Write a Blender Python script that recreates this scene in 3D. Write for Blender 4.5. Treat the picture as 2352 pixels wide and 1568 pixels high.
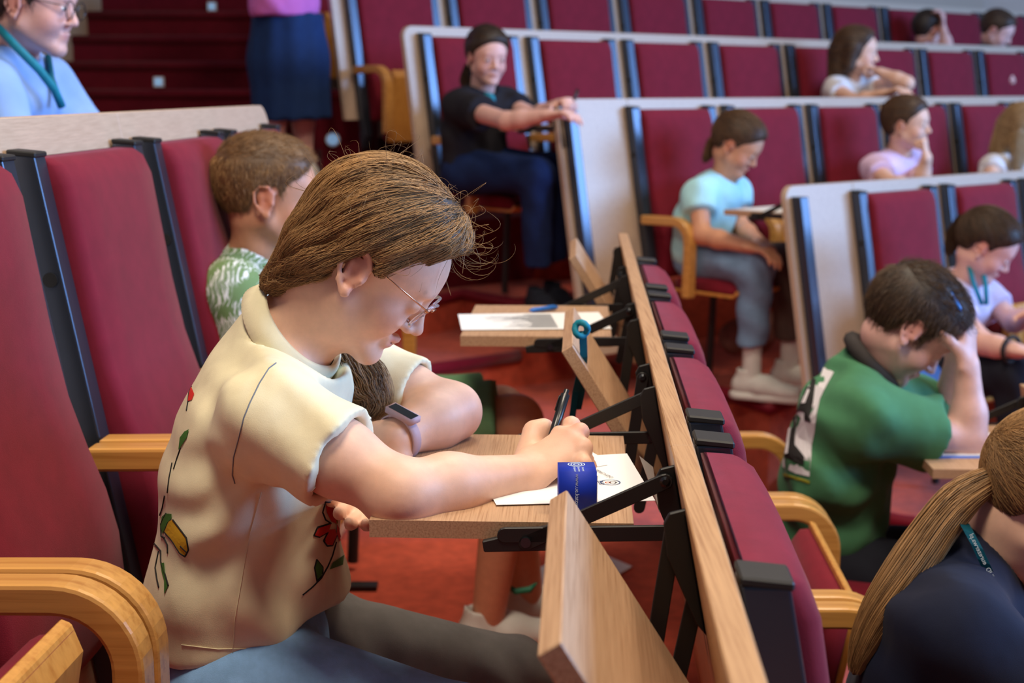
import bpy, bmesh, math, random
import numpy as np
from mathutils import Vector, Matrix, Quaternion
from mathutils.bvhtree import BVHTree
random.seed(7); rng = np.random.default_rng(7)
for o in list(bpy.data.objects): bpy.data.objects.remove(o)
scene = bpy.context.scene
C = scene.collection

# ------------------------------------------------------------------ camera
FPX = 3400.0; PITCH = math.radians(9.66); CAMH = 1.17
cam_d = bpy.data.cameras.new('camera'); cam = bpy.data.objects.new('camera', cam_d); C.objects.link(cam)
cam.location = (0, 0, CAMH); cam.rotation_euler = (math.pi/2 - PITCH, 0, 0)
cam_d.sensor_width = 36; cam_d.lens = FPX/2352*36; cam_d.clip_start = .05
cam_d.dof.use_dof = True; cam_d.dof.focus_distance = 1.66; cam_d.dof.aperture_fstop = 6.3
scene.camera = cam
def at(u, v, Y):
    x = (u-1176)/FPX; y = (784-v)/FPX; c, s = math.cos(PITCH), math.sin(PITCH)
    d = Vector((x, c+y*s, -s+y*c)); return Vector((0, 0, CAMH)) + d*(Y/d.y)

# ------------------------------------------------------------------ light
w = bpy.data.worlds.new('world'); scene.world = w; w.use_nodes = True
w.node_tree.nodes['Background'].inputs[0].default_value = (.62, .70, 1.0, 1)
w.node_tree.nodes['Background'].inputs[1].default_value = .11
def area(name, loc, aim, sx, sy, col, power):
    l = bpy.data.lights.new(name, 'AREA'); l.shape = 'RECTANGLE'; l.size = sx; l.size_y = sy; l.color = col; l.energy = power
    o = bpy.data.objects.new(name, l); C.objects.link(o); o.location = loc
    o.rotation_euler = (Vector(aim)-Vector(loc)).to_track_quat('-Z', 'Y').to_euler(); return o
WARM = (1, .85, .66); COOL = (.27, .52, 1.0)
area('stage_window_light', (9.5, 2.5, 3.2), (0, 4.5, .9), 7, 3.2, COOL, 1450)
area('ceiling_light', (-.35, .9, 3.6), (.0, 1.5, 0), .7, .7, WARM, 66)
area('ceiling_light.001', (.6, 3.4, 3.8), (.5, 3.5, 0), .8, .8, WARM, 55)
area('ceiling_light.002', (2.2, 5.4, 4.4), (2.0, 5.8, 0), 1.2, 1.2, (1, .8, .6), 50)
area('ceiling_light.003', (1.6, 1.2, 3.6), (1.2, 1.6, 0), .8, .8, WARM, 45)
vs = scene.view_settings
vs.view_transform = 'Standard'; vs.look = 'None'; vs.gamma = 1; vs.use_curve_mapping = False; vs.exposure = 0.08

# ------------------------------------------------------------------ helpers
def tag(o, label=None, cat=None, group=None, kind=None):
    if label: o['label'] = label
    if cat: o['category'] = cat
    if group: o['group'] = group
    if kind: o['kind'] = kind
    return o
def empty(name, loc=(0, 0, 0), label=None, cat=None, group=None):
    o = bpy.data.objects.new(name, None); C.objects.link(o); o.location = loc; o.empty_display_size = .05
    return tag(o, label, cat, group)
def link(name, me, mat=None, parent=None, smooth=False):
    """me in WORLD coordinates; keeps world placement under a parent Empty"""
    if mat is not None and len(me.materials) == 0: me.materials.append(mat)
    if smooth:
        for p in me.polygons: p.use_smooth = True
    o = bpy.data.objects.new(name, me); C.objects.link(o)
    if parent is not None:
        o.parent = parent; bpy.context.view_layer.update()
        o.matrix_parent_inverse = parent.matrix_world.inverted()
    return o
def mesh_of(bm, name='mesh'):
    me = bpy.data.meshes.new(name); bm.normal_update(); bm.to_mesh(me); bm.free(); return me
def pyd(verts, faces, name='mesh'):
    me = bpy.data.meshes.new(name); me.from_pydata([tuple(v) for v in verts], [], faces); me.validate(); me.update(); return me
def b_box(bm, lo, hi, M=None):
    vs_ = [Vector((x, y, z)) for x in (lo[0], hi[0]) for y in (lo[1], hi[1]) for z in (lo[2], hi[2])]
    if M is not None: vs_ = [M @ v for v in vs_]
    v = [bm.verts.new(q) for q in vs_]
    for f in ((0,1,3,2),(4,6,7,5),(0,4,5,1),(2,3,7,6),(0,2,6,4),(1,5,7,3)): bm.faces.new([v[i] for i in f])
def bevel(bm, w=.003, seg=2, ang=.6):
    e = [x for x in bm.edges if len(x.link_faces) == 2 and x.calc_face_angle(0) > ang]
    bmesh.ops.bevel(bm, geom=e, offset=w, segments=seg, affect='EDGES', profile=.5, clamp_overlap=True)
def b_prism(bm, pts, axis, M=None):
    """pts: list of 3D points (planar polygon); axis: extrusion vector"""
    ax = Vector(axis); A = [Vector(p) for p in pts]; B = [p+ax for p in A]
    if M is not None: A = [M @ p for p in A]; B = [M @ p for p in B]
    a = [bm.verts.new(p) for p in A]; b = [bm.verts.new(p) for p in B]; n = len(a)
    bm.faces.new(a[::-1]); bm.faces.new(b)
    for i in range(n): bm.faces.new((a[i], a[(i+1) % n], b[(i+1) % n], b[i]))
    bmesh.ops.recalc_face_normals(bm, faces=bm.faces)
def b_tube(bm, pts, r, n=8, cap=True):
    P = [Vector(p) for p in pts]; R = r if isinstance(r, (list, tuple)) else [r]*len(P)
    rings = []; up = None
    for i, p in enumerate(P):
        t = (P[min(i+1, len(P)-1)]-P[max(i-1, 0)]).normalized()
        if up is None: up = t.orthogonal().normalized()
        up = (up - t*up.dot(t)).normalized(); s = t.cross(up)
        rings.append([bm.verts.new(p+(up*math.cos(2*math.pi*k/n)+s*math.sin(2*math.pi*k/n))*R[i]) for k in range(n)])
    for a, b in zip(rings, rings[1:]):
        for k in range(n): bm.faces.new((a[k], a[(k+1) % n], b[(k+1) % n], b[k]))
    if cap: bm.faces.new(rings[0][::-1]); bm.faces.new(rings[-1])
def b_sweep(bm, pts, side, w, h):
    """rectangular section swept along pts; side = constant lateral axis of width w, thickness h"""
    P = [Vector(p) for p in pts]; S = Vector(side).normalized(); rings = []
    for i, p in enumerate(P):
        t = (P[min(i+1, len(P)-1)]-P[max(i-1, 0)]).normalized(); nrm = S.cross(t).normalized()
        rings.append([bm.verts.new(p+S*a*w/2+nrm*b*h/2) for a, b in ((-1,-1),(1,-1),(1,1),(-1,1))])
    for a, b in zip(rings, rings[1:]):
        for k in range(4): bm.faces.new((a[k], a[(k+1) % 4], b[(k+1) % 4], b[k]))
    bm.faces.new(rings[0][::-1]); bm.faces.new(rings[-1]); bmesh.ops.recalc_face_normals(bm, faces=bm.faces)
def ordn(i): return ['first', 'second', 'third', 'fourth', 'fifth', 'sixth', 'seventh', 'eighth', 'ninth', 'tenth', 'eleventh', 'twelfth', 'thirteenth'][i]

# ------------------------------------------------------------------ materials
MATS = {}
def lin(c): return tuple(((x/255)/12.92 if x/255 <= .04045 else ((x/255+.055)/1.055)**2.4) for x in c)+(1,)
class NT:
    def __init__(s, name):
        s.m = bpy.data.materials.new(name); s.m.use_nodes = True; s.t = s.m.node_tree; s.b = s.t.nodes['Principled BSDF']; MATS[name] = s.m
    def n(s, ty, **kw):
        x = s.t.nodes.new(ty)
        for k, v in kw.items():
            if k.startswith('_'): setattr(x, k[1:], v)
            else: x.inputs[k.replace('__', ' ')].default_value = v
        return x
    def l(s, a, b): s.t.links.new(a, b)
    def coord(s, scale=(1, 1, 1), rot=(0, 0, 0), gen='Object'):
        tc = s.n('ShaderNodeTexCoord'); mp = s.n('ShaderNodeMapping'); mp.inputs['Scale'].default_value = scale; mp.inputs['Rotation'].default_value = rot
        s.l(tc.outputs[gen], mp.inputs['Vector']); return mp.outputs['Vector']
    def ramp(s, fac, stops):
        r = s.n('ShaderNodeValToRGB'); e = r.color_ramp.elements
        while len(e) < len(stops): e.new(.5)
        for q, (p, c) in zip(e, stops): q.position = p; q.color = c
        s.l(fac, r.inputs['Fac']); return r.outputs['Color']
    def noise(s, vec, scale, detail=3, rough=.5):
        x = s.n('ShaderNodeTexNoise', Scale=scale, Detail=detail, Roughness=rough); s.l(vec, x.inputs['Vector']); return x.outputs['Fac']
    def bump(s, h, strength=.3, dist=.002, prev=None):
        x = s.n('ShaderNodeBump', Strength=strength, Distance=dist); s.l(h, x.inputs['Height'])
        if prev is not None: s.l(prev, x.inputs['Normal'])
        s.l(x.outputs['Normal'], s.b.inputs['Normal']); return x.outputs['Normal']
    def base(s, c=None, rough=.5, metal=0, spec=.5):
        if c is not None: s.b.inputs['Base Color'].default_value = c
        s.b.inputs['Roughness'].default_value = rough; s.b.inputs['Metallic'].default_value = metal; s.b.inputs['Specular IOR Level'].default_value = spec; return s
def plain(name, c, rough=.5, metal=0, spec=.5): NT(name).base(lin(c), rough, metal, spec); return MATS[name]
def fabric(name, c, var=.12, scale=900, bs=.25, rough=.9, sheen=0.0, wr=0.0, wscale=9):
    x = NT(name).base(None, rough, 0, .25); v = x.coord()
    L = lin(c); d = tuple(q*(1-var) for q in L[:3])+(1,); h = tuple(min(1, q*(1+var)) for q in L[:3])+(1,)
    x.l(x.ramp(x.noise(v, 25, 4, .6), [(.3, d), (.7, h)]), x.b.inputs['Base Color'])
    n = x.bump(x.noise(v, scale, 2, .7), bs, .001)
    if wr: x.bump(x.noise(x.coord((1, 1, .55), (.4, .3, .5)), wscale, 3, .5), wr, .03, n)
    if sheen: x.b.inputs['Sheen Weight'].default_value = sheen; x.b.inputs['Sheen Roughness'].default_value = .4
    return MATS[name]
def wood(name, c, dark, axis='y', rough=.42, sc=1.0, coat=0.0):
    x = NT(name).base(None, rough, 0, .45)
    s = {'x': (.9, 42, 42), 'y': (42, .9, 42), 'z': (42, 42, .9)}[axis]; v = x.coord(tuple(q*sc for q in s))
    a = x.noise(v, 4.5, 6, .62); col = x.ramp(a, [(.32, lin(dark)), (.52, lin(c)), (.75, tuple(min(1, q*1.15) for q in lin(c)[:3])+(1,))])
    x.l(col, x.b.inputs['Base Color']); x.bump(a, .12, .0015)
    if coat: x.b.inputs['Coat Weight'].default_value = coat; x.b.inputs['Coat Roughness'].default_value = .2
    return MATS[name]
seat_red = fabric('wine_upholstery', (118, 21, 40), .10, 700, .35, .85, .08)
carpet = fabric('red_carpet', (188, 78, 54), .22, 420, .8, .95, .15)
nosing = fabric('crimson_nosing', (120, 10, 34), .08, 500, .2, .6, .1)
stair_c = fabric('maroon_stair_carpet', (104, 16, 32), .15, 420, .6, .95, .05)
w_panel = wood('laminate_panel', (196, 168, 142), (186, 157, 131), 'y', .38, 1.6)
w_panel_r = wood('laminate_panel_far', (186, 164, 144), (176, 152, 132), 'x', .34)
w_desk = wood('oak_desk', (192, 155, 122), (164, 124, 92), 'x', .4, 2.4)
w_rail = wood('oak_rail', (188, 146, 104), (160, 116, 78), 'y', .4, 2.2)
w_beech = wood('beech', (206, 150, 78), (182, 124, 58), 'y', .3, .5, .4)
w_ply = wood('plywood', (206, 146, 70), (186, 122, 52), 'z', .38, .5, .2)
metal_d = NT('anodised_profile').base(lin((74, 80, 92)), .27, .75, .5).m
metal_b = NT('black_steel').base(lin((34, 33, 33)), .48, .2, .5).m
bolt_m = NT('bolt_steel').base(lin((70, 72, 76)), .25, .9, .5).m
wall_m = wood('pale_wall', (200, 176, 152), (190, 164, 140), 'x', .5)
beige_m = NT('beige_wall_paint').base(lin((196, 170, 140)), .7).m
white_pl = plain('white_plastic', (225, 228, 230), .35)

# ------------------------------------------------------------------ row frames
class Row:
    """x = to the sitter's right along the row, y = forward from the rail line, z above the row floor"""
    def __init__(s, O, fwd):
        s.f = Vector((fwd[0], fwd[1], 0)).normalized(); s.r = Vector((s.f.y, -s.f.x, 0)); s.O = Vector(O)
        s.M = Matrix(((s.r.x, s.f.x, 0, s.O.x), (s.r.y, s.f.y, 0, s.O.y), (0, 0, 1, s.O.z), (0, 0, 0, 1)))
    def P(s, x, y, z): return s.M @ Vector((x, y, z))
RAIL = 1.095; LEAN = .185; STEP = .29
def ypan(z): return LEAN*(RAIL-z)
nf = (1, -.047)
rowA = Row((-.755, 1.50, 0), (1, -.055))          # x=0 at boundary Y=1.5, x negative = further away
rowB = Row((.193, 1.50, -STEP), nf)
rowZ = Row((-1.6, 1.50, STEP), nf)
ff = (.656, -.755)
R1 = Row((1.172, 5.25, -.268), ff); R2 = Row((.405, 5.77, .022), ff); R3 = Row((-.416, 6.13, .312), ff); R4 = Row((-.81, 6.9, .602), ff); R5 = Row((-1.2, 7.65, .892), ff)
rowC = Row((1.09, 1.50, -2*STEP), nf)

# ------------------------------------------------------------------ setting: floors and steps
def slab(name, pts, z, th, mat, parent=None, lip=None, lipmat=None):
    bm = bmesh.new(); b_prism(bm, [(x, y, z-th) for x, y in pts], (0, 0, th)); o = link(name, mesh_of(bm), mat, parent); 
    if parent is None: tag(o, kind='structure')
    if lip:
        bm = bmesh.new(); b_tube(bm, [(x, y, z-.022) for x, y in lip], .026, 8)
        link('step_nosing', mesh_of(bm), lipmat or nosing, o, True)
    return o
floor = slab('floor', [(-6, -3), (12, -3), (12, 14), (-6, 14)], -.9, .1, carpet)
slab('floor_row_front', [(.16, -1.5), (1.12, -1.5), (1.25, 3.4), (1.6, 4.4), (.95, 4.9), (.16, 4.6)], -STEP, .5, carpet)
slab('floor_row_main', [(-.9, -1.5), (.24, -1.5), (.45, 4.0), (.62, 5.0), (.72, 5.75), (.2, 6.2), (-2.2, 6.2), (-2.2, 4.0), (-.9, 4.0)], 0, .6, carpet)
slab('floor_row_behind', [(-3.2, -1.5), (-.72, -1.5), (-.62, 3.85), (-1.1, 4.9), (-3.2, 5.2)], STEP, .6, carpet)
slab('floor_step_1', [(-2.4, 4.6), (-1.0, 4.75), (-.37, 5.47), (.024, 5.80), (.25, 5.95), (.3, 6.4), (-2.4, 6.9)], .145, .5, carpet, lip=[(-1.0, 4.75), (-.37, 5.47), (.024, 5.80)])
slab('floor_step_2', [(-2.4, 5.2), (-1.0, 5.35), (-.33, 6.23), (-.21, 6.40), (.016, 6.10), (.27, 6.32), (3.4, 9.0), (2.6, 9.6), (-2.4, 8)], .312, .6, carpet, lip=[(-1.0, 5.35), (-.33, 6.23), (-.21, 6.40), (.016, 6.10), (.27, 6.32)])
slab('floor_far_row_2', [(.30, 6.3), (.62, 6.05), (.81, 5.71), (.96, 5.385), (1.14, 5.62), (5.1, 9.1), (4.4, 9.9)], .022, .6, carpet, lip=[(.62, 6.05), (.81, 5.71), (.96, 5.385), (1.14, 5.62), (3.0, 7.24)])
slab('floor_far_row_1', [(1.0, 5.2), (1.33, 4.9), (1.7, 4.72), (5.5, 8.0), (4.6, 8.9), (1.1, 5.8)], -.268, .6, carpet, lip=[(1.0, 5.2), (1.33, 4.9), (1.7, 4.72), (4, 6.72)])
slab('floor_far_row_4', [(-.42, 6.3), (4.2, 10.3), (3.2, 11.2), (-.9, 7.4)], .602, .6, stair_c)
for i, (z, y, xr) in enumerate([(.455, 6.0, -.75), (.60, 6.3, -.75), (.745, 6.6, -.85), (.89, 6.9, -.9), (1.03, 7.25, -.95), (1.168, 7.62, -.7), (1.313, 7.93, -.2), (1.458, 8.24, -.2), (1.603, 8.55, -.2), (1.748, 8.86, -.2), (1.893, 9.17, -.2)]):
    slab('floor_stair_%d' % (i+1), [(-2.4, y), (xr, y), (xr, 11), (-2.4, 11)], z, .45, stair_c, lip=[(-2.4, y+.004), (xr, y+.004)], lipmat=stair_c)
tag(link('wall_stair_side', pyd(*(lambda a: (a, [(0,1,2,3),(4,7,6,5),(0,4,5,1),(1,5,6,2),(2,6,7,3),(3,7,4,0)]))([(-2.4,5.5,.3),(-2.4,11.5,.3),(-2.4,11.5,3.4),(-2.4,5.5,3.4),(-2.6,5.5,.3),(-2.6,11.5,.3),(-2.6,11.5,3.4),(-2.6,5.5,3.4)])), beige_m), kind='structure')
# platform block at the stair head (its face carries a round step light)
slab('wall_stair_block', [(-.96, 7.06), (-.72, 7.06), (-.72, 7.3), (-.96, 7.45)], 1.168, 1.0, stair_c, lip=[(-.96, 7.06), (-.72, 7.06)])
bm = bmesh.new(); b_box(bm, (-4.4, -3, -.5), (-4.2, 13.5, 4.2)); tag(link('wall_left', mesh_of(bm), beige_m), kind='structure')
bm = bmesh.new(); b_box(bm, (-4.2, 13.3, -.5), (9, 13.5, 4.2)); tag(link('wall_back', mesh_of(bm), wall_m), kind='structure')
bm = bmesh.new(); b_prism(bm, [R4.P(-2.2, -.95, -.3), R4.P(-6.9, -.95, -.3), R4.P(-6.9, -.95, 2.6), R4.P(-2.2, -.95, 2.6)], R4.f*-.1); tag(link('wall_far', mesh_of(bm), w_panel_r), kind='structure')
# step lights
def step_light(u, v, Y, rnd, label):
    c = at(u, v, Y); e = empty('step_light', c, label, 'light'); bm = bmesh.new()
    if rnd:
        b_tube(bm, [c+Vector((0, .012, 0)), c-Vector((0, .012, 0))], .034, 24); bm2 = bmesh.new(); b_tube(bm2, [c-Vector((0, .010, 0)), c-Vector((0, .016, 0))], .026, 24)
    else:
        b_box(bm, c-Vector((.025, .01, .025)), c+Vector((.025, .012, .025))); bm2 = bmesh.new(); b_box(bm2, c-Vector((.017, .014, .017)), c+Vector((.017, .008, .017)))
    link('frame', mesh_of(bm), white_pl, e); link('lens', mesh_of(bm2), lens_m, e)
x = NT('step_lens').base(lin((150, 200, 235)), .3); x.b.inputs['Emission Color'].default_value = (.35, .62, 1, 1); x.b.inputs['Emission Strength'].default_value = .35; lens_m = x.m
step_light(487, 15, 8.84, False, 'small square step light high on the dark red stairs'); step_light(365, 188, 7.6, False, 'small square step light low on the dark red stairs'); step_light(765, 320, 7.046, True, 'round white step light on red riser beside standing person')

# ------------------------------------------------------------------ row back panels
def back_panel(row, x0, x1, label, mat, topmat, joints=(), ztop=RAIL, zbot=.03, round_at=None, zlist=None):
    """one continuous leaning wooden back; x0>x1 (x1 = far end)"""
    e = empty('row_back_panel', row.P((x0+x1)/2, 0, 0), label, 'panel')
    cuts = [x0]+list(joints)+[x1]
    for ci, (a, b) in enumerate(zip(cuts, cuts[1:])):
        if zlist: zbot = zlist[ci]
        hi, lo = max(a, b)-.0008, min(a, b)+.0008; pts = []
        def q(x, z): return row.P(x, ypan(z)-.004, z)
        r = .05
        L = [(hi, zbot), (lo, zbot), (lo, ztop), (hi, ztop)]
        poly = []
        for i, (x, z) in enumerate(L):
            if z == ztop and round_at is not None and abs(x-round_at) < .01:
                s = 1 if x == lo else -1
                arc = [(x+s*(r-r*math.cos(t)), z-r+r*math.sin(t)) for t in [k*math.pi/2/6 for k in range(7)]]
                poly += arc if s == 1 else arc[::-1]
            else: poly.append((x, z))
        bm = bmesh.new(); nrm = row.f*(-.024)
        b_prism(bm, [q(x, z) for x, z in poly], nrm); bevel(bm, .0015, 1); link('panel', mesh_of(bm), mat, e)
    return e
back_panel(rowA, 1.3, -2.36, 'pinkish wooden back panel running behind the nearest left seats', w_panel, w_rail, joints=(.58, -1.16), round_at=-2.36, ztop=1.13)
back_panel(rowB, 1.3, -2.36, 'oak back panel whose top rail runs diagonally through the middle', w_rail, w_rail, joints=(0.0,), round_at=-2.36)
PR1, PR2, PR3, PR4 = .5565, .556, .586, .589
back_panel(R1, .32, -5*PR1, 'pale wooden back panel of the lowest far row', w_panel_r, w_panel_r, ztop=RAIL+.018, round_at=.32, joints=(-.06,), zlist=(.16, .43))
back_panel(R2, .32, -8*PR2, 'pale wooden back panel of the second far row from below', w_panel_r, w_panel_r, ztop=RAIL+.018, round_at=.32, joints=(-.06,), zlist=(.16, .43))
back_panel(R3, .03, -11*PR3, 'pale wooden back panel of the third far row from below', w_panel_r, w_panel_r, ztop=RAIL+.018, round_at=.03, zbot=.43)
back_panel(R4, .03, -12*PR4, 'pale wooden back panel of the topmost far row', w_panel_r, w_panel_r, ztop=RAIL+.018, round_at=.03, zbot=.43)

back_panel(R5, .03, -2*PR4, 'wooden back panel above the topmost far row beside the stairs', w_panel_r, w_panel_r, round_at=.03)
# ------------------------------------------------------------------ seats
PROF = [(1.072, .024), (1.071, .044), (1.060, .058), (1.03, .066), (.95, .064), (.85, .062), (.76, .064), (.69, .074), (.63, .086), (.57, .090), (.51, .084), (.46, .072), (.43, .054), (.425, .03)]
def cushion_mesh(w):
    bm = bmesh.new(); rows = []; n = len(PROF)
    for i, (z, t) in enumerate(PROF):
        h = w/2; c = .016; y0 = .004
        edge = [(-h+.004, y0), (-h, t*.45), (-h, t-c), (-h+c*.35, t-c*.35), (-h+c, t)]
        cross = edge + [(-h*.5, t+.003), (0, t+.004), (h*.5, t+.003)] + [(-x, y) for x, y in edge[::-1]]
        rows.append([bm.verts.new((x, y+ypan(z), z)) for x, y in cross])
    for a, b in zip(rows, rows[1:]):
        for k in range(len(a)-1): bm.faces.new((a[k], a[k+1], b[k+1], b[k]))
        bm.faces.new((a[-1], a[0], b[0], b[-1]))
    bm.faces.new(rows[0]); bm.faces.new(rows[-1][::-1])
    bmesh.ops.recalc_face_normals(bm, faces=bm.faces)
    me = mesh_of(bm, 'backrest'); me.materials.append(seat_red)
    for p in me.polygons: p.use_smooth = True
    return me
def profile_mesh():
    bm = bmesh.new(); pts = [(0, ypan(z)+y, z) for z, y in ((1.078, .0), (1.078, .040), (.36, .040), (.30, .0))]
    b_prism(bm, [(x-.022, y, z) for x, y, z in pts], (.044, 0, 0)); bevel(bm, .003, 2)
    me = mesh_of(bm, 'side_profile'); me.materials.append(metal_d); return me
def cap_mesh():
    bm = bmesh.new(); z = 1.078
    b_prism(bm, [(-.023, ypan(z), z), (-.023, ypan(z)+.043, z-.004), (-.023, ypan(z)+.043, z+.004), (-.023, ypan(z), z+.008)], (.046, 0, 0)); bevel(bm, .002, 1)
    me = mesh_of(bm, 'profile_cap'); me.materials.append(metal_b); return me
def knob_mesh():
    bm = bmesh.new(); b_tube(bm, [(-.024, ypan(.9)+.022, .90), (.024, ypan(.9)+.022, .90)], .011, 12)
    me = mesh_of(bm, 'screw'); me.materials.append(metal_b); return me
def arm_mesh():
    bm = bmesh.new(); zt = .655; pts = [(0, ypan(zt)+.045, zt), (0, .22, zt+.002), (0, .282, zt+.003)]
    R = .075; y1 = .355; cy = y1-.005
    for k in range(0, 11):
        a = math.pi/2*(1-k/10); pts.append((0, .29+R*math.cos(a), zt+.003-R+R*math.sin(a)))
    pts += [(0, .29+R, .52), (0, .29+R-.004, .375)]
    b_sweep(bm, pts, (1, 0, 0), .042, .034); bevel(bm, .005, 2, .7)
    me = mesh_of(bm, 'armrest'); me.materials.append(w_beech)
    for p in me.polygons: p.use_smooth = False
    return me
def pan_meshes(w, folded):
    """seat cushion + plywood shell (underside)"""
    if folded: M = Matrix.Translation((0, .245, .375)) @ Matrix.Rotation(math.radians(79), 4, 'X') @ Matrix.Translation((0, -.03, -.03))
    else: M = Matrix.Translation((0, .235, .395))
    D = .31; h = w/2; prof = [(0, .0), (0, .035), (.03, .05), (.10, .055), (.20, .055), (.27, .05), (.30, .035), (D, .0)]
    bm = bmesh.new(); rows = []
    for k, xx in enumerate((-h, -h+.004, -h+.02, 0, h-.02, h-.004, h)):
        s = (.7, .9, 1, 1.04, 1, .9, .7)[k]; rows.append([bm.verts.new(M @ Vector((xx, y, z*s))) for y, z in prof])
    for a, b in zip(rows, rows[1:]):
        for j in range(len(prof)-1): bm.faces.new((a[j], a[j+1], b[j+1], b[j]))
        bm.faces.new((a[-1], a[0], b[0], b[-1]))
    bm.faces.new(rows[0]); bm.faces.new(rows[-1][::-1]); bmesh.ops.recalc_face_normals(bm, faces=bm.faces)
    cu = mesh_of(bm, 'seat_cushion'); cu.materials.append(seat_red)
    for p in cu.polygons: p.use_smooth = True
    bm = bmesh.new(); poly = [(-.005, -.012), (D-.02, -.012), (D+.006, .004), (D+.008, .016), (D-.004, .016), (D-.016, .0), (-.005, .0)]
    b_prism(bm, [M @ Vector((-h-.004, y, z)) for y, z in poly], (M.to_3x3() @ Vector((w+.008, 0, 0)))); bevel(bm, .002, 1)
    sh = mesh_of(bm, 'plywood_shell'); sh.materials.append(w_ply); return cu, sh
def leg_mesh():
    bm = bmesh.new(); b_tube(bm, [(0, .27, .40), (0, .25, .02)], .014, 8)
    me = mesh_of(bm, 'leg'); me.materials.append(metal_b); return me
SEATM = {}
def seat(row, xa, xb, folded, label, group, arms=True):
    """between boundaries xa > xb"""
    wd = round(xa-xb, 4); xc = (xa+xb)/2; key = (wd, folded)
    if key not in SEATM:
        cw = wd-.17
        SEATM[key] = dict(b=cushion_mesh(cw), p=SEATM.get('p') or profile_mesh(), c=SEATM.get('c') or cap_mesh(), k=SEATM.get('k') or knob_mesh(), a=SEATM.get('a') or arm_mesh(), l=SEATM.get('l') or leg_mesh(), pan=pan_meshes(cw-.01, folded))
        for q in 'pckal': SEATM[q] = SEATM[key][q]
    d = SEATM[key]; e = empty('auditorium_seat', (0, 0, 0), label, 'seat', group); e.matrix_world = row.M @ Matrix.Translation((xc, 0, 0))
    def sub(name, me, x=0, parent=e):
        o = bpy.data.objects.new(name, me); C.objects.link(o); o.parent = parent; o.location = (x, 0, 0); return o
    sub('backrest', d['b'])
    for s in (-1, 1):
        p = sub('side_profile', d['p'], s*(wd/2-.058)); sub('profile_cap', d['c'], 0, p); sub('screw', d['k'], 0, p)
        if arms: sub('armrest', d['a'], s*(wd/2-.027))
    c = sub('seat_cushion', d['pan'][0]); sub('plywood_shell', d['pan'][1], 0, c); sub('leg', d['l'])
    return e
P = .58
for k, (fo, lb) in enumerate([(True, 'folded wine red seat at the lower left beside the curved armrests'), (False, 'wine red seat of the girl in the cream shirt'), (True, 'empty wine red seat between the cream-shirt girl and the leaf-shirt boy'), (False, 'wine red seat of the boy in the leaf-print shirt'), (True, 'wine red seat at the aisle end behind the leaf-print boy')]):
    seat(rowA, .58-k*P, -k*P, fo, lb, 'seats of the left row')
for k, (fo, lb) in enumerate([(True, 'red seat out of frame below the diagonal rail'), (True, 'red seat whose rounded top shows at the very bottom of the diagonal rail'), (False, 'red seat behind the girl in the navy shirt with long ponytail'), (True, 'folded red seat between the navy-shirt girl and the green-shirt boy'), (False, 'red seat behind the green-shirt boy at the far end of the diagonal rail')]):
    if k: seat(rowB, 1.01-k*P, .43-k*P, fo, lb, 'seats of the row in front')
for row, pr, n, nm, occ in ((R1, PR1, 5, 'lowest far row', (0,)), (R2, PR2, 8, 'second far row from below', (0, 2, 4)), (R3, PR3, 11, 'third far row from below', (0, 4)), (R4, PR4, 12, 'topmost far row', (7, 8))):
    for k in range(n): seat(row, -k*pr+.0, -(k+1)*pr, k not in occ, 'wine red seat in the %s, %s from the stair end' % (nm, ordn(k)), 'seats of the '+nm)
seat(R5, 0, -PR4, True, 'folded seat with orange plywood underside behind the standing person', 'seats above the topmost far row')
# plain end bays: a lone profile at the end of the two lower rows
for row, nm in ((R1, 'lowest'), (R2, 'second')):
    o = bpy.data.objects.new('end_profile', SEATM['p']); C.objects.link(o); o.matrix_world = row.M @ Matrix.Translation((.275, 0, 0))
    tag(o, 'dark metal end profile on the plain wood bay of the %s far row' % nm, 'profile', 'end profiles of the far rows')

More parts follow.
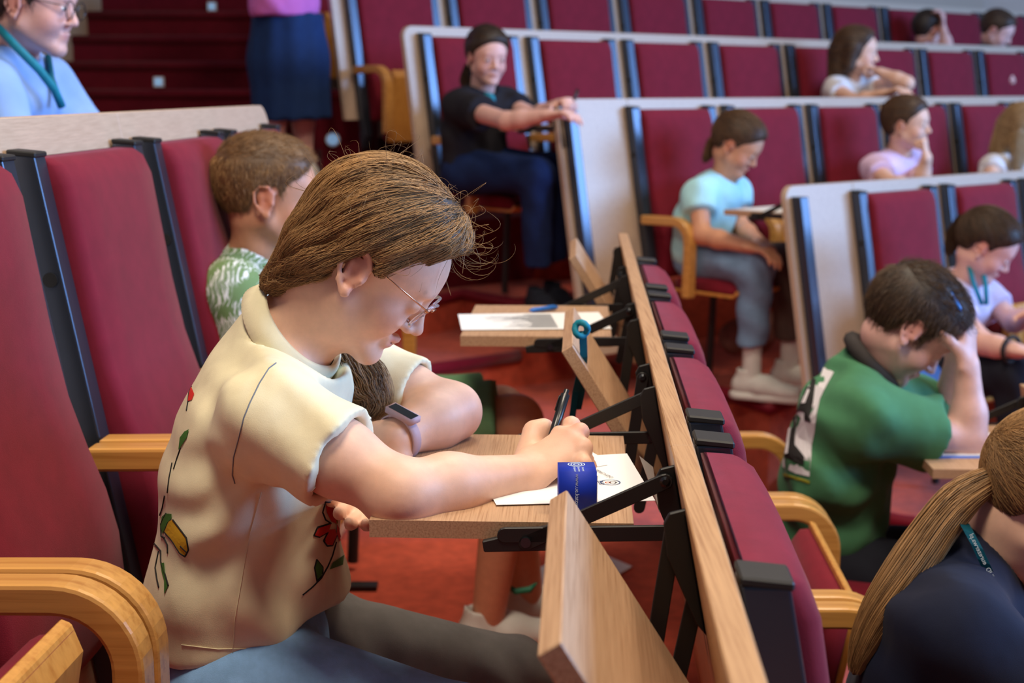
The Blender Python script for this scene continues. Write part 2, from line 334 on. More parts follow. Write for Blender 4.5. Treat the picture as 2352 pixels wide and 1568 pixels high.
# ------------------------------------------------------------------ fold-out writing desks
def bar_pts(a, b, w):
    a, b = Vector(a), Vector(b); t = (b-a).normalized(); n = Vector((0, -t.z, t.y))*w/2; out = []
    for c, s in ((b, 1), (a, -1)):
        for k in range(7):
            ang = math.pi/2-math.pi*k/6; out.append(c+t*s*math.cos(ang)*w/2+n*s*math.sin(ang))
    return out
def desk(row, xb, opened, label, group, wide=.40, plates=(True, True), depth=.28):
    """xb = sitter's right edge of the board; board runs to xb-wide; y<0 is behind the rail"""
    e = empty('writing_desk', (0, 0, 0), label, 'desk', group); e.matrix_world = row.M
    def sub(name, bm, mat, par=e, bev=.0012):
        if bev: bevel(bm, bev, 1)
        me = mesh_of(bm, name); me.materials.append(mat); o = bpy.data.objects.new(name, me); C.objects.link(o); o.parent = par; return o
    z = 1.01; th = .019
    bm = bmesh.new()
    if opened: b_box(bm, (xb-wide, -.065-depth, z-th), (xb, -.065, z))
    else:
        a = Vector((0, -.150, 1.088)); d = Vector((0, .53, -.848)); n = Vector((0, .848, .53))*th
        b_prism(bm, [a, a+d*depth, a+d*depth+n, a+n], (-wide+.02, 0, 0), Matrix.Translation((xb-.01, 0, 0)))
    sub('board', bm, w_desk)
    for s, x in ((1, xb+.006), (-1, xb-wide-.011)):
        if not plates[0 if s == 1 else 1]: continue
        bm = bmesh.new(); b_prism(bm, [(x, y, zz) for y, zz in ((-.044, 1.062), (-.039, 1.072), (-.003, 1.082), (.036, .935), (.018, .93), (-.012, .965), (-.040, 1.03))], (.005, 0, 0)); pl = sub('bracket_plate', bm, metal_b)
        bm = bmesh.new(); b_box(bm, (x-.012, -.006, 1.0), (x+.014, -.001, 1.075)); b_prism(bm, [(x-.012, ypan(zz)-.034+.004, zz) for zz in (1.07, .93)]+[(x-.012, ypan(zz)-.03, zz) for zz in (.93, 1.07)], (.026, 0, 0)); sub('flange', bm, metal_b, pl, 0)
        for (y, zz) in (((-.034, 1.060), (-.026, 1.005)) if opened else ((-.034, 1.056), (-.010, 1.0))):
            bm = bmesh.new(); xo = x+(.011 if s == 1 else -.006); b_tube(bm, [(x, y, zz), (xo, y, zz), (xo+.002*s, y, zz)], [.0058, .0058, .003], 12); sub('bolt', bm, bolt_m, pl, 0)
        xo = x+.006 if s == 1 else x-.006
        bars = (((-.034, 1.060), (-.178, .992)), ((-.026, 1.005), (-.20, 1.000))) if opened else (((-.034, 1.056), (-.052, .925)), ((-.010, 1.0), (-.036, .865)))
        for i, (p, q) in enumerate(bars):
            bm = bmesh.new(); b_prism(bm, bar_pts((xo+i*.0*s, *p), (xo, *q), .0165), (.005, 0, 0)); sub('link_arm', bm, metal_b, e, .0008)
        if opened:
            bm = bmesh.new(); b_prism(bm, [(xo-.004*s, y, zz) for y, zz in ((-.150, 1.012), (-.146, .984), (-.222, .981), (-.224, .993))], (.008, 0, 0)); hb = sub('hinge_bracket', bm, metal_b)
            bm = bmesh.new(); b_tube(bm, [(xo, -.178, .994), (xo+.010*s, -.178, .994)], .0055, 12); sub('bolt', bm, bolt_m, hb, 0)
    return e
G = 'fold-out writing desks'
desk(rowB, .58, False, 'folded oak writing desk hanging at the bottom centre, nearest to the camera', G)
desk(rowB, 0, True, 'open oak writing desk under the arms of the cream-shirt girl', G)
desk(rowB, -.58, False, 'folded oak writing desk with a teal lanyard hanging from its arm', G)
desk(rowB, -1.19, True, 'open oak writing desk holding only the printed sheet and a blue pen', G)
desk(rowB, -1.76, False, 'folded oak writing desk at the far end of the diagonal rail', G)
desk(R1, .238, True, 'open writing desk in front of the girl in the mint shirt', G, plates=(True, True))
desk(R2, .30, True, 'open writing desk in front of the girl in the black shirt', G)
back_panel(rowC, .6, -1.78, 'wooden rail of the next row down, beyond the right edge', w_rail, w_rail)
desk(rowC, -1.33, True, 'open writing desk in front of the green-shirt boy', G, depth=.255)
R0 = Row(R1.P(-.2, .92, -.29), ff)
back_panel(R0, -.7, -3.2, 'wooden rail in front of the lanyard girl, beyond the right edge', w_panel_r, w_panel_r)
desk(R0, -.78, True, 'open writing desk in front of the girl with the teal lanyard', G)

# ------------------------------------------------------------------ paper, pens, cubes and other small things
paper_m = NT('paper').base(lin((238, 240, 244)), .7).m; ink_m = plain('ink', (60, 64, 74), .7); ink2 = plain('ink_blue', (40, 70, 120), .7); ink_g = plain('ink_grey', (128, 130, 138), .7); ink_o = plain('ink_orange', (205, 90, 50), .7)
def sheet(corners, label, lines=0, name='paper_sheet', th=.0006, x0=.1, x1=.9, rows=None):
    c = [Vector(q) for q in corners]; bm = bmesh.new(); b_prism(bm, c, (0, 0, th)); o = link(name, mesh_of(bm), paper_m); tag(o, label, 'paper')
    def uv(a, b): return c[0].lerp(c[1], a).lerp(c[3].lerp(c[2], a), b)+Vector((0, 0, th+.0004))
    if lines:
        bm = bmesh.new()
        for i in range(lines):
            a = .08+.84*i/lines; ln = random.uniform(.25, .8)*(x1-x0); ww = .32/lines
            f = [bm.verts.new(uv(a, x0)), bm.verts.new(uv(a+ww, x0)), bm.verts.new(uv(a+ww, x0+ln)), bm.verts.new(uv(a, x0+ln))]; bm.faces.new(f)
        tag(link('printed_lines', mesh_of(bm), ink_g, o), kind='stuff')
    return o, uv
DZ = .7215
def W(u, v, z):
    d = at(u, v, 1)-Vector((0, 0, CAMH)); return Vector((0, 0, CAMH))+d*((z-CAMH)/d.z)
def flat_ring(bm, c, ax, ay, r0, r1, n=28):
    a = []
    for k in range(n):
        t = 2*math.pi*k/n; d = ax*math.cos(t)+ay*math.sin(t); a.append((bm.verts.new(c+d*r0), bm.verts.new(c+d*r1)))
    for k in range(n): bm.faces.new((a[k][0], a[k][1], a[(k+1) % n][1], a[(k+1) % n][0]))
def text_mesh(s, size, M):
    cu = bpy.data.curves.new('txt', 'FONT'); cu.body = s; cu.size = size; cu.align_x = 'CENTER'; cu.align_y = 'CENTER'; cu.resolution_u = 3; cu.extrude = .00005
    o = bpy.data.objects.new('txt', cu); C.objects.link(o); bpy.context.view_layer.update()
    me = bpy.data.meshes.new_from_object(o.evaluated_get(bpy.context.evaluated_depsgraph_get())); bpy.data.objects.remove(o); me.transform(M); me.materials.clear(); return me
def frame(o, ax, ay):
    ax = Vector(ax).normalized(); ay = (Vector(ay)-ax*Vector(ay).dot(ax)).normalized(); az = ax.cross(ay)
    return Matrix(((ax.x, ay.x, az.x, o[0]), (ax.y, ay.y, az.y, o[1]), (ax.z, ay.z, az.z, o[2]), (0, 0, 0, 1)))
# girl's papers
s1, uv1 = sheet([W(1085, 1062, DZ), W(1440, 1042, DZ), W(1505, 1150, DZ), W(1140, 1160, DZ)], 'white answer sheet with printed emblem under the writing hand')
sheet([W(1352, 1034, DZ+.001), W(1380, 1050, DZ+.001), W(1395, 1068, DZ+.001), W(1352, 1075, DZ+.001)], 'torn corner of white paper by the writing hand')
bm = bmesh.new(); p = [W(1468, 1046, DZ+.0008), W(1508, 1150, DZ+.0008)]; q = [at(1500, 1072, 1.80), at(1516, 1180, 1.56)]
v = [bm.verts.new(x) for x in (p[0], p[1], q[1], q[0])]; bm.faces.new(v); bmesh.ops.solidify(bm, geom=bm.faces[:], thickness=.0006); tag(link('plastic_sleeve', mesh_of(bm), plain('clear_sleeve', (215, 214, 212), .3)), 'crumpled clear sleeve hanging off the desk beside the bracket', 'sleeve')
ax = Vector((1, -.1, 0)).normalized(); ay = Vector((.1, 1, 0)).normalized(); c = W(1402, 1107, DZ+.0012)
bm = bmesh.new(); flat_ring(bm, c, ax, ay, .0105, .0118); link('emblem_ring', mesh_of(bm), ink2, s1)
bm = bmesh.new(); d = Vector((.0030, 0, 0)); flat_ring(bm, c+d, ax, ay, .0036, .0050, 6); link('emblem_mark', mesh_of(bm), ink_m, s1)
bm = bmesh.new(); flat_ring(bm, c-d, ax, ay, .0022, .0034, 14); link('emblem_mark', mesh_of(bm), ink_o, s1)
link('printed_text', text_mesh('EUD', .009, frame(W(1380, 1108, DZ+.0012), (.1, -1, 0), (1, .1, 0))), ink2, s1)
link('printed_text', text_mesh('TEST MATEMATYCZNY', .0062, frame(W(1376, 1082, DZ+.0022), (.42, -.9, 0), (.9, .42, 0))), ink_m, s1)
# cube
blue_m = NT('blue_soft_plastic').base(lin((10, 50, 186)), .6, 0, .4).m; pale_bl = plain('pale_blue_print', (205, 225, 250), .6); dk_bl = plain('navy_print', (8, 20, 70), .6); side_w = plain('white_paper_block', (226, 226, 232), .6)
def cube(o, sx, sy, sz, rot, label, prints):
    M = Matrix.Translation(o) @ Matrix.Rotation(rot, 4, 'Z'); e = empty('note_cube', o, label, 'box')
    bm = bmesh.new(); b_box(bm, (-sx/2, -sy/2, 0), (sx/2, sy/2, sz), M); bevel(bm, .004, 3); link('body', mesh_of(bm), blue_m, e, True)
    bm = bmesh.new(); b_box(bm, (sx/2-.002, -sy/2+.006, .006), (sx/2+.0012, sy/2-.006, sz-.006), M); link('paper_block', mesh_of(bm), side_w, e)
    if prints:
        X = M.to_3x3() @ Vector((1, 0, 0)); Y = M.to_3x3() @ Vector((0, 1, 0)); Z = Vector((0, 0, 1))
        link('web_address', text_mesh('www.ue.katowice.pl', .0062, frame(M @ Vector((-.001, -sy/2-.0004, sz*.42)), -Z, X)), pale_bl, e)
        link('ce_mark', text_mesh('C E', .0085, frame(M @ Vector((-sx/2+.007, -sy/2-.0004, sz*.14)), -Z, X)), dk_bl, e)
        bm = bmesh.new(); cc = M @ Vector((.000, .010, sz+.0004))
        for r in (.0095, .0065, .0035): flat_ring(bm, cc, X, Y, r-.0012, r)
        link('emblem', mesh_of(bm), pale_bl, e)
        for i, t in enumerate(('Uniwersytet', 'Ekonomiczny', 'w Katowicach')): link('emblem_text', text_mesh(t, .0036, frame(M @ Vector((.006-i*.0045, -.011, sz+.0004)), -Y, X)), pale_bl, e)
cube(W(1325, 1172, .7205)+Vector((0, .006, 0)), .040, .042, .047, .02, 'blue cube with web address standing on the writing desk', True)
cube(Vector((.985, 3.13, .4305)), .036, .036, .04, -.2, 'small blue cube on the green-shirt boy\'s desk', False)
# pens
def pen(a, b, r, col, label, cap=None):
    e = empty('pen', a, label, 'pen'); a, b = Vector(a), Vector(b); d = (b-a)
    bm = bmesh.new(); b_tube(bm, [a, a+d*.10, a+d*.12, a+d*.93, a+d*.935, b], [r*.15, r*.8, r, r, r*.6, r*.6], 14); link('barrel', mesh_of(bm), col, e, True)
    side = d.normalized().orthogonal().normalized()*(r*1.25) if cap is None else Vector(cap).normalized()*r*1.25
    bm = bmesh.new(); b_tube(bm, [a+d*.90+side*.5, a+d*.92+side, a+d*.70+side], r*.2, 6); link('clip', mesh_of(bm), col, e, True)
    return e
pen_blk = NT('black_pen').base(lin((28, 28, 30)), .3).m; pen_blue = NT('blue_pen').base(lin((40, 110, 200)), .3).m
PEN_A = at(1253, 1052, 1.70); PEN_B = at(1302, 895, 1.745)
pen(PEN_A, PEN_B, .0055, pen_blk, 'black ballpoint pen held in the writing hand', (-1, -.3, 0))
pen(W(1215, 713, .727), W(1280, 705, .727), .005, pen_blue, 'blue pen lying on the desk behind the printed sheet')
sheet([W(1405, 755, .7215), W(1375, 717, .7215), W(1052, 722, .7215), W(1060, 758, .7215)], 'printed question sheet lying on the empty open desk', 26, x0=.35, x1=.95)
# lanyard over folded desk arm
teal = fabric('teal_ribbon', (28, 128, 150), .15, 600, .2, .6)
teal_d = fabric('dark_teal_ribbon', (14, 96, 112), .1, 600, .2, .6)
e = empty('lanyard', at(1330, 760, 2.12), 'teal lanyard looped over the folded desk in the middle', 'lanyard')
bm = bmesh.new(); c = at(1335, 756, 2.10); b_tube(bm, [c+Vector((.009*math.cos(t), -.004*math.sin(2*t), .010*math.sin(t))) for t in [k*2*math.pi/12 for k in range(13)]], .005, 8); link('rolled_end', mesh_of(bm), teal, e, True)
for i, (du, dv) in enumerate(((-8, 960), (6, 940))):
    bm = bmesh.new(); b_sweep(bm, [at(1337+i*3, 760, 2.105+i*.004), at(1340+i*2, 820, 2.115+i*.004), at(1318+du+12, 900, 2.16+i*.005), at(1322+du, dv, 2.17+i*.005)], (1, .3, 0), .010, .001); link('ribbon', mesh_of(bm), teal_d, e)
# bag and envelope on the floor
bm = bmesh.new(); q = [W(1195, 1320, .003), W(1350, 1262, .003), W(1450, 1305, .003), W(1345, 1345, .003), W(1440, 1310, .003)]
b_prism(bm, [W(1185, 1330, .002), W(1345, 1258, .002), W(1452, 1303, .002), W(1390, 1340, .002), W(1250, 1420, .002)], (0, 0, .004)); bevel(bm, .001, 1); fo = link('folder', mesh_of(bm), paper_m); tag(fo, 'white paper folder lying on the red carpet under the desk', 'folder')
bm = bmesh.new(); b_box(bm, W(838, 1352, .0)-Vector((.035, .02, 0)), W(838, 1352, 0)+Vector((.03, .02, .012))); bevel(bm, .003, 2); tag(link('floor_socket', mesh_of(bm), metal_b), 'small dark floor socket on the carpet below the desk corner', 'socket')

# ------------------------------------------------------------------ bodies: implicit surfaces meshed by surface nets
V3 = lambda p: np.array((p[0], p[1], p[2]), dtype=np.float32)
def unit(v): v = np.asarray(v, dtype=np.float32); return v/(np.linalg.norm(v)+1e-9)
class Field:
    def __init__(s): s.pr = []
    def add(s, fn, lo, hi, k, op): s.pr.append((fn, np.asarray(lo, np.float32), np.asarray(hi, np.float32), k, op)); return s
    def rc(s, a, b, ra, rb, k=.015, op='+', flat=False, lat=None, ratio=1.0, flat0=False):
        a, b = V3(a), V3(b); ab = b-a; L2 = float(ab@ab)+1e-9; ax = ab/math.sqrt(L2); lt = None if lat is None else unit(lat)
        def fn(X, Y, Z):
            x, y, z = X-a[0], Y-a[1], Z-a[2]
            if lt is not None:
                q = (x*lt[0]+y*lt[1]+z*lt[2])*(1-1/ratio); x, y, z = x-q*lt[0], y-q*lt[1], z-q*lt[2]
            t0 = (x*ab[0]+y*ab[1]+z*ab[2])/L2; t = np.clip(t0, 0, 1); d = np.sqrt((x-t*ab[0])**2+(y-t*ab[1])**2+(z-t*ab[2])**2)-(ra+t*(rb-ra))
            if flat: d = np.maximum(d, (t0-1)*math.sqrt(L2))
            if flat0: d = np.maximum(d, -t0*math.sqrt(L2))
            return d
        m = max(ra, rb)*max(1, ratio); return s.add(fn, np.minimum(a, b)-m, np.maximum(a, b)+m, k, op)
    def el(s, c, r, M=None, k=.015, op='+'):
        c = V3(c); r = np.asarray(r, np.float32); A = np.eye(3, dtype=np.float32) if M is None else np.array(M.to_3x3(), dtype=np.float32)
        def fn(X, Y, Z):
            x, y, z = X-c[0], Y-c[1], Z-c[2]; q = [(x*A[0, i]+y*A[1, i]+z*A[2, i])/r[i] for i in range(3)]
            k0 = np.sqrt(q[0]**2+q[1]**2+q[2]**2); k1 = np.sqrt((q[0]/r[0])**2+(q[1]/r[1])**2+(q[2]/r[2])**2)+1e-9; return k0*(k0-1)/k1
        m = float(max(r)); return s.add(fn, c-m, c+m, k, op)
    def poly(s, M, pts, k=.006, sc=1.0):
        """keep only what lies inside polygon pts in the local (y, z) plane of M"""
        Mi = np.array(M.inverted(), dtype=np.float32); pts = [(a*sc, b*sc) for a, b in pts]
        def fn(X, Y, Z):
            y = Mi[1, 0]*X+Mi[1, 1]*Y+Mi[1, 2]*Z+Mi[1, 3]; z = Mi[2, 0]*X+Mi[2, 1]*Y+Mi[2, 2]*Z+Mi[2, 3]
            d = np.full(y.shape, 1e9, np.float32); sg = np.ones(y.shape, np.float32); n = len(pts)
            for i in range(n):
                (ax, ay), (bx, by) = pts[i], pts[i-1]; ex, ey = bx-ax, by-ay; wx, wy = y-ax, z-ay
                t = np.clip((wx*ex+wy*ey)/(ex*ex+ey*ey), 0, 1); d = np.minimum(d, (wx-t*ex)**2+(wy-t*ey)**2)
                c1 = z >= ay; c2 = z < by; c3 = ex*wy > ey*wx; fl = (c1 & c2 & c3) | (~c1 & ~c2 & ~c3); sg = np.where(fl, -sg, sg)
            return sg*np.sqrt(d)
        return s.add(fn, (-99,)*3, (99,)*3, k, '&')
    def plane(s, p, n, k=.004):
        p, n = V3(p), unit(n); return s.add(lambda X, Y, Z: (X-p[0])*n[0]+(Y-p[1])*n[1]+(Z-p[2])*n[2], (-99,)*3, (99,)*3, k, '&')
    def warp(s, fn): return s.add(fn, (-99,)*3, (99,)*3, 0, 'w')
    def mesh(s, res, name='body'):
        ad = [p for p in s.pr if p[4] == '+']; lo = np.min([p[1] for p in ad], 0)-3*res; hi = np.max([p[2] for p in ad], 0)+3*res
        n = np.ceil((hi-lo)/res).astype(int)+1; ax = [(lo[i]+res*np.arange(n[i])).astype(np.float32) for i in range(3)]
        F = np.full(tuple(n), 1.0, np.float32)
        for fn, l, h, k, op in s.pr:
            m = k+3*res; i0 = np.maximum(0, ((l-m-lo)/res).astype(int)) if l[0] > -90 else np.zeros(3, int); i1 = np.minimum(n, ((h+m-lo)/res).astype(int)+2) if l[0] > -90 else n
            if (i1 <= i0).any(): continue
            sl = tuple(slice(a, b) for a, b in zip(i0, i1)); G_ = F[sl]
            if l[0] < -90:
                ix = np.nonzero(np.abs(G_) < .9 if op == 'w' else G_ < .5); X, Y, Z = ax[0][ix[0]], ax[1][ix[1]], ax[2][ix[2]]; g = G_[ix]
                if op == 'w': G_[ix] = g+fn(X, Y, Z)
                else:
                    d = fn(X, Y, Z); hh = np.clip(.5-.5*(d-g)/k, 0, 1); G_[ix] = d+(g-d)*hh+k*hh*(1-hh)
                continue
            X, Y, Z = np.meshgrid(ax[0][sl[0]], ax[1][sl[1]], ax[2][sl[2]], indexing='ij', sparse=True); d = fn(X, Y, Z)
            if op == '+': hh = np.clip(.5+.5*(d-G_)/k, 0, 1); F[sl] = d+(G_-d)*hh-k*hh*(1-hh)
            elif op == '-': d = -d; hh = np.clip(.5-.5*(d-G_)/k, 0, 1); F[sl] = d+(G_-d)*hh+k*hh*(1-hh)
        I = F < 0; c = np.zeros(tuple(n-1), np.int8)
        for a in (0, 1):
            for b in (0, 1):
                for e in (0, 1): c += I[a:n[0]-1+a, b:n[1]-1+b, e:n[2]-1+e]
        act = (c > 0) & (c < 8); idx = np.argwhere(act); vid = np.full(act.shape, -1, np.int32); vid[act] = np.arange(len(idx))
        acc = np.zeros((len(idx), 3), np.float32); cnt = np.zeros(len(idx), np.float32); cs = [(a, b, e) for a in (0, 1) for b in (0, 1) for e in (0, 1)]
        cv = {q: F[idx[:, 0]+q[0], idx[:, 1]+q[1], idx[:, 2]+q[2]] for q in cs}
        for q in cs:
            for d in range(3):
                if q[d]: continue
                r = tuple(1 if i == d else q[i] for i in range(3)); a, b = cv[q], cv[r]; m = (a < 0) != (b < 0); t = np.where(m, a/(a-b+1e-12), 0)
                for i in range(3): acc[:, i] += np.where(m, q[i]+(t if i == d else 0), 0)
                cnt += m
        Vt = lo+res*(idx+acc/cnt[:, None]); Q = []
        for d in range(3):
            e1, e2 = [(1, 2), (2, 0), (0, 1)][d]; sl0 = [slice(None)]*3; sl1 = [slice(None)]*3; sl0[d] = slice(0, -1); sl1[d] = slice(1, None)
            A, B = I[tuple(sl0)], I[tuple(sl1)]; p = np.argwhere(A != B); p = p[(p[:, e1] > 0) & (p[:, e2] > 0)]; p = p[(p[:, e1] < n[e1]-1) & (p[:, e2] < n[e2]-1)]
            o1 = np.zeros(3, int); o1[e1] = 1; o2 = np.zeros(3, int); o2[e2] = 1
            qd = np.stack([vid[tuple((p-o1-o2).T)], vid[tuple((p-o2).T)], vid[tuple(p.T)], vid[tuple((p-o1).T)]], 1); fl = B[tuple(p.T)]; qd[fl] = qd[fl][:, ::-1]; Q.append(qd)
        Q = np.concatenate(Q); Q = Q[(Q >= 0).all(1)]
        # light smoothing
        for _ in range(2):
            sm = np.zeros_like(Vt); ct = np.zeros(len(Vt))
            for a, b in ((0, 1), (1, 2), (2, 3), (3, 0)):
                for x_, y_ in ((a, b), (b, a)):
                    for i in range(3): sm[:, i] += np.bincount(Q[:, x_], weights=Vt[Q[:, y_], i], minlength=len(Vt))
                    ct += np.bincount(Q[:, x_], minlength=len(Vt))
            Vt = Vt*.5+.5*sm/np.maximum(ct, 1)[:, None]
        me = bpy.data.meshes.new(name); me.vertices.add(len(Vt)); me.vertices.foreach_set('co', Vt.astype(np.float32).ravel()); me.loops.add(Q.size); me.loops.foreach_set('vertex_index', Q.astype(np.int32).ravel())
        me.polygons.add(len(Q)); me.polygons.foreach_set('loop_start', np.arange(0, Q.size, 4, dtype=np.int32)); me.polygons.foreach_set('loop_total', np.full(len(Q), 4, np.int32)); me.polygons.foreach_set('use_smooth', np.ones(len(Q), bool)); me.update(calc_edges=True); return me
def head_frame(pos, heading, pitch, roll=0):
    """heading: world angle (deg) the face looks to, in plan; pitch: degrees looking down"""
    h = math.radians(heading); p = math.radians(pitch)
    f = Vector((math.cos(h)*math.cos(p), math.sin(h)*math.cos(p), -math.sin(p))); r = Vector((math.sin(h), -math.cos(h), 0)); u = r.cross(f)
    if roll: q = Quaternion(f, math.radians(roll)); r = q @ r; u = q @ u
    return Matrix(((r.x, f.x, u.x, pos[0]), (r.y, f.y, u.y, pos[1]), (r.z, f.z, u.z, pos[2]), (0, 0, 0, 1)))
def head(F, M, s, ears=True, detail=True, es=1.12):
    L = lambda x, y, z: M @ Vector((x*s, y*s, z*s)); R_ = lambda *r: [q*s for q in r]
    F.el(L(0, -.014, .036), R_(.073, .094, .082), M, .02*s); F.el(L(0, .030, .030), R_(.063, .062, .058), M, .03*s)
    F.el(L(0, .026, -.032), R_(.055, .052, .066), M, .03*s)
    for q in (-1, 1):
        F.rc(L(q*.050, .002, -.046), L(q*.014, .064, -.087), .017*s, .013*s, .022*s)
        F.el(L(q*.034, .052, -.034), R_(.025, .028, .026), M, .02*s)
    F.el(L(0, .071, -.089), R_(.017, .014, .014), M, .02*s)
    F.rc(L(-.032, .078, .020), L(.032, .078, .020), .011*s, .011*s, .014*s)
    if detail:
        for q in (-1, 1):
            F.el(L(q*.031, .094, .002), R_(.017, .012, .012), M, .010*s, '-'); F.el(L(q*.031, .0755, -.001), R_(.0145, .0125, .0125), M, .004*s)
        F.rc(L(0, .082, .012), L(0, .0990, -.026), .0072*s, .0090*s, .010*s); F.el(L(0, .1015, -.029), R_(.0090, .0080, .0072), M, .007*s)
        for q in (-1, 1): F.el(L(q*.011, .090, -.033), R_(.0066, .009, .0066), M, .006*s); F.el(L(q*.006, .096, -.0395), R_(.003, .0045, .003), M, .003*s, '-')
        F.rc(L(-.016, .0795, -.0560), L(0, .0875, -.0540), .0045*s, .0054*s, .007*s); F.rc(L(.016, .0795, -.0560), L(0, .0875, -.0540), .0045*s, .0054*s, .007*s)
        F.rc(L(-.013, .0790, -.0650), L(.013, .0790, -.0650), .0058*s, .0058*s, .008*s); F.el(L(0, .0845, -.0645), R_(.009, .0042, .0045), M, .005*s)
        F.rc(L(-.018, .084, -.0598), L(.018, .084, -.0598), .0014*s, .0014*s, .003*s, '-'); F.rc(L(0, .094, -.0598), L(-.001, .089, -.0598), .0016*s, .0016*s, .003*s, '-')
    if ears:
        for q in (-1, 1):
            E = M @ Matrix.Translation((q*.072*s, -.004*s, -.008*s)) @ Matrix.Rotation(math.radians(-q*22), 4, 'Z') @ Matrix.Rotation(math.radians(14), 4, 'X')
            e = lambda x, y, z: E @ Vector((q*x*s*es, y*s*es, z*s*es))
            F.el(e(.0015, 0, .004), R_(.0035*es, .0150*es, .025*es), E, .004*s)
            rim = [(-.002, .012, -.004), (-.001, .0155, .012), (.005, .010, .026), (.010, -.004, .030), (.011, -.0155, .020), (.010, -.0165, .004), (.008, -.011, -.012), (.005, -.003, -.024)]
            for a, b in zip(rim, rim[1:]): F.rc(e(*a), e(*b), .0036*s, .0036*s, .003*s)
            F.el(e(.005, .001, -.022), R_(.0045, .007, .008), E, .004*s)
            F.rc(e(.006, -.006, .016), e(.006, -.0065, -.006), .0028*s, .0028*s, .004*s); F.el(e(.009, .002, .001), R_(.0065*es, .0065*es, .011*es), E, .002*s, '-'); F.el(e(.007, -.001, .019), R_(.003*es, .007*es, .005*es), E, .002*s, '-')
            F.el(e(.003, .0125, -.004), R_(.0035, .0035, .005), E, .003*s)
def hand(F, wr, d, n, right, s=1.0, curl=(40, 45, 30), spread=.05, thumb=(.6, .75, .25), tb=(10, 25), k=.006):
    wr = Vector(wr); d = Vector(d).normalized(); n = Vector(n); n = (n-d*n.dot(d)).normalized(); t = d.cross(n) if right else n.cross(d); S = s
    F.rc(wr-d*.01*S, wr+d*.078*S, .0155*S, .0135*S, .012*S, lat=t, ratio=2.25)
    tips = []
    for i, (o, l) in enumerate(((.026, 1.0), (.009, 1.08), (-.0085, 1.0), (-.025, .80))):
        p = wr+d*(.080-.004*abs(i-1))*S+t*o*S; ang = 0; cv = curl if not isinstance(curl[0], (tuple, list)) else curl[i]
        for j, (ln, r0, r1) in enumerate(((.038, .0098, .0088), (.024, .0086, .0078), (.019, .0076, .0062))):
            ang += math.radians(cv[j]); dd = (d*math.cos(ang)+n*math.sin(ang)+t*spread*(1.2-i*.8)*(1 if j == 0 else 0)).normalized(); q = p+dd*ln*l*S; F.rc(p, q, r0*S, r1*S, k*(.8 if j else 1.3)); p = q
        tips.append(p)
    p = wr+d*.018*S+t*.022*S+n*.004*S; a = (d*thumb[0]+t*thumb[1]+n*thumb[2]).normalized(); q = p+a*.042*S; F.rc(p, q, .0145*S, .0108*S, .010*S)
    for j, (ln, r0, r1) in enumerate(((.031, .0105, .0095), (.024, .0092, .0072))):
        ax = a.cross(d*.8+n*.6); a = Quaternion(ax.normalized(), math.radians(tb[j])) @ a if ax.length > .05 else a; p = q; q = p+a*ln*S; F.rc(p, q, r0*S, r1*S, k)
    return tips
def tint(me, spots):
    co = np.empty(len(me.vertices)*3, np.float32); me.vertices.foreach_get('co', co); co = co.reshape(-1, 3); v = np.zeros(len(co), np.float32); dk = np.zeros(len(co), np.float32)
    for c, r, a, ch in spots:
        w_ = a*np.clip(1.25-np.linalg.norm(co-V3(c), axis=1)/r, 0, 1)
        if ch == 'r': v = np.maximum(v, w_)
        else: dk = np.maximum(dk, w_)
    at_ = me.color_attributes.new('tint', 'FLOAT_COLOR', 'POINT'); at_.data.foreach_set('color', np.stack([v, dk, v*0, v*0+1], 1).astype(np.float32).ravel())
def skin(name, c, red=(196, 92, 84)):
    x = NT(name).base(None, .48, 0, .4); a = x.n('ShaderNodeAttribute', _attribute_name='tint'); sp = x.n('ShaderNodeSeparateColor'); x.l(a.outputs['Color'], sp.inputs[0])
    L = lin(c); nz = x.noise(x.coord(), 60, 4, .6); cc = x.ramp(nz, [(.3, tuple(q*.93 for q in L[:3])+(1,)), (.7, tuple(min(1, q*1.05) for q in L[:3])+(1,))])
    mx = x.n('ShaderNodeMix', _data_type='RGBA'); x.l(sp.outputs[0], mx.inputs['Factor']); x.l(cc, mx.inputs[6]); mx.inputs[7].default_value = lin(red)
    m2 = x.n('ShaderNodeMix', _data_type='RGBA'); x.l(sp.outputs[1], m2.inputs['Factor']); x.l(mx.outputs[2], m2.inputs[6]); m2.inputs[7].default_value = lin((70, 44, 36)); x.l(m2.outputs[2], x.b.inputs['Base Color'])
    x.b.inputs['Subsurface Weight'].default_value = .10; x.b.inputs['Subsurface Radius'].default_value = (.010, .004, .002); x.b.inputs['Subsurface Scale'].default_value = 1.0
    x.bump(x.noise(x.coord(), 700, 2, .6), .08, .001); return MATS[name]
def hairmat(name, c, dark):
    x = NT(name).base(None, .52, 0, .4); v = x.coord((1, 1, 1)); nz = x.noise(v, 38, 3, .6); r = x.n('ShaderNodeAttribute', _attribute_name='shade'); ad = x.n('ShaderNodeMath', _operation='MULTIPLY_ADD'); x.l(r.outputs['Fac'], ad.inputs[0]); ad.inputs[1].default_value = .7; n5 = x.n('ShaderNodeMath', _operation='MULTIPLY_ADD'); x.l(nz, n5.inputs[0]); n5.inputs[1].default_value = .45; n5.inputs[2].default_value = .22; x.l(n5.outputs[0], ad.inputs[2])
    x.l(x.ramp(ad.outputs[0], [(.35, lin(dark)), (.95, lin(c))]), x.b.inputs['Base Color']); return MATS[name]
skin_f = skin('skin_fair', (232, 186, 160)); skin_t = skin('skin_tan', (214, 156, 124)); skin_p = skin('skin_pink', (226, 178, 166))
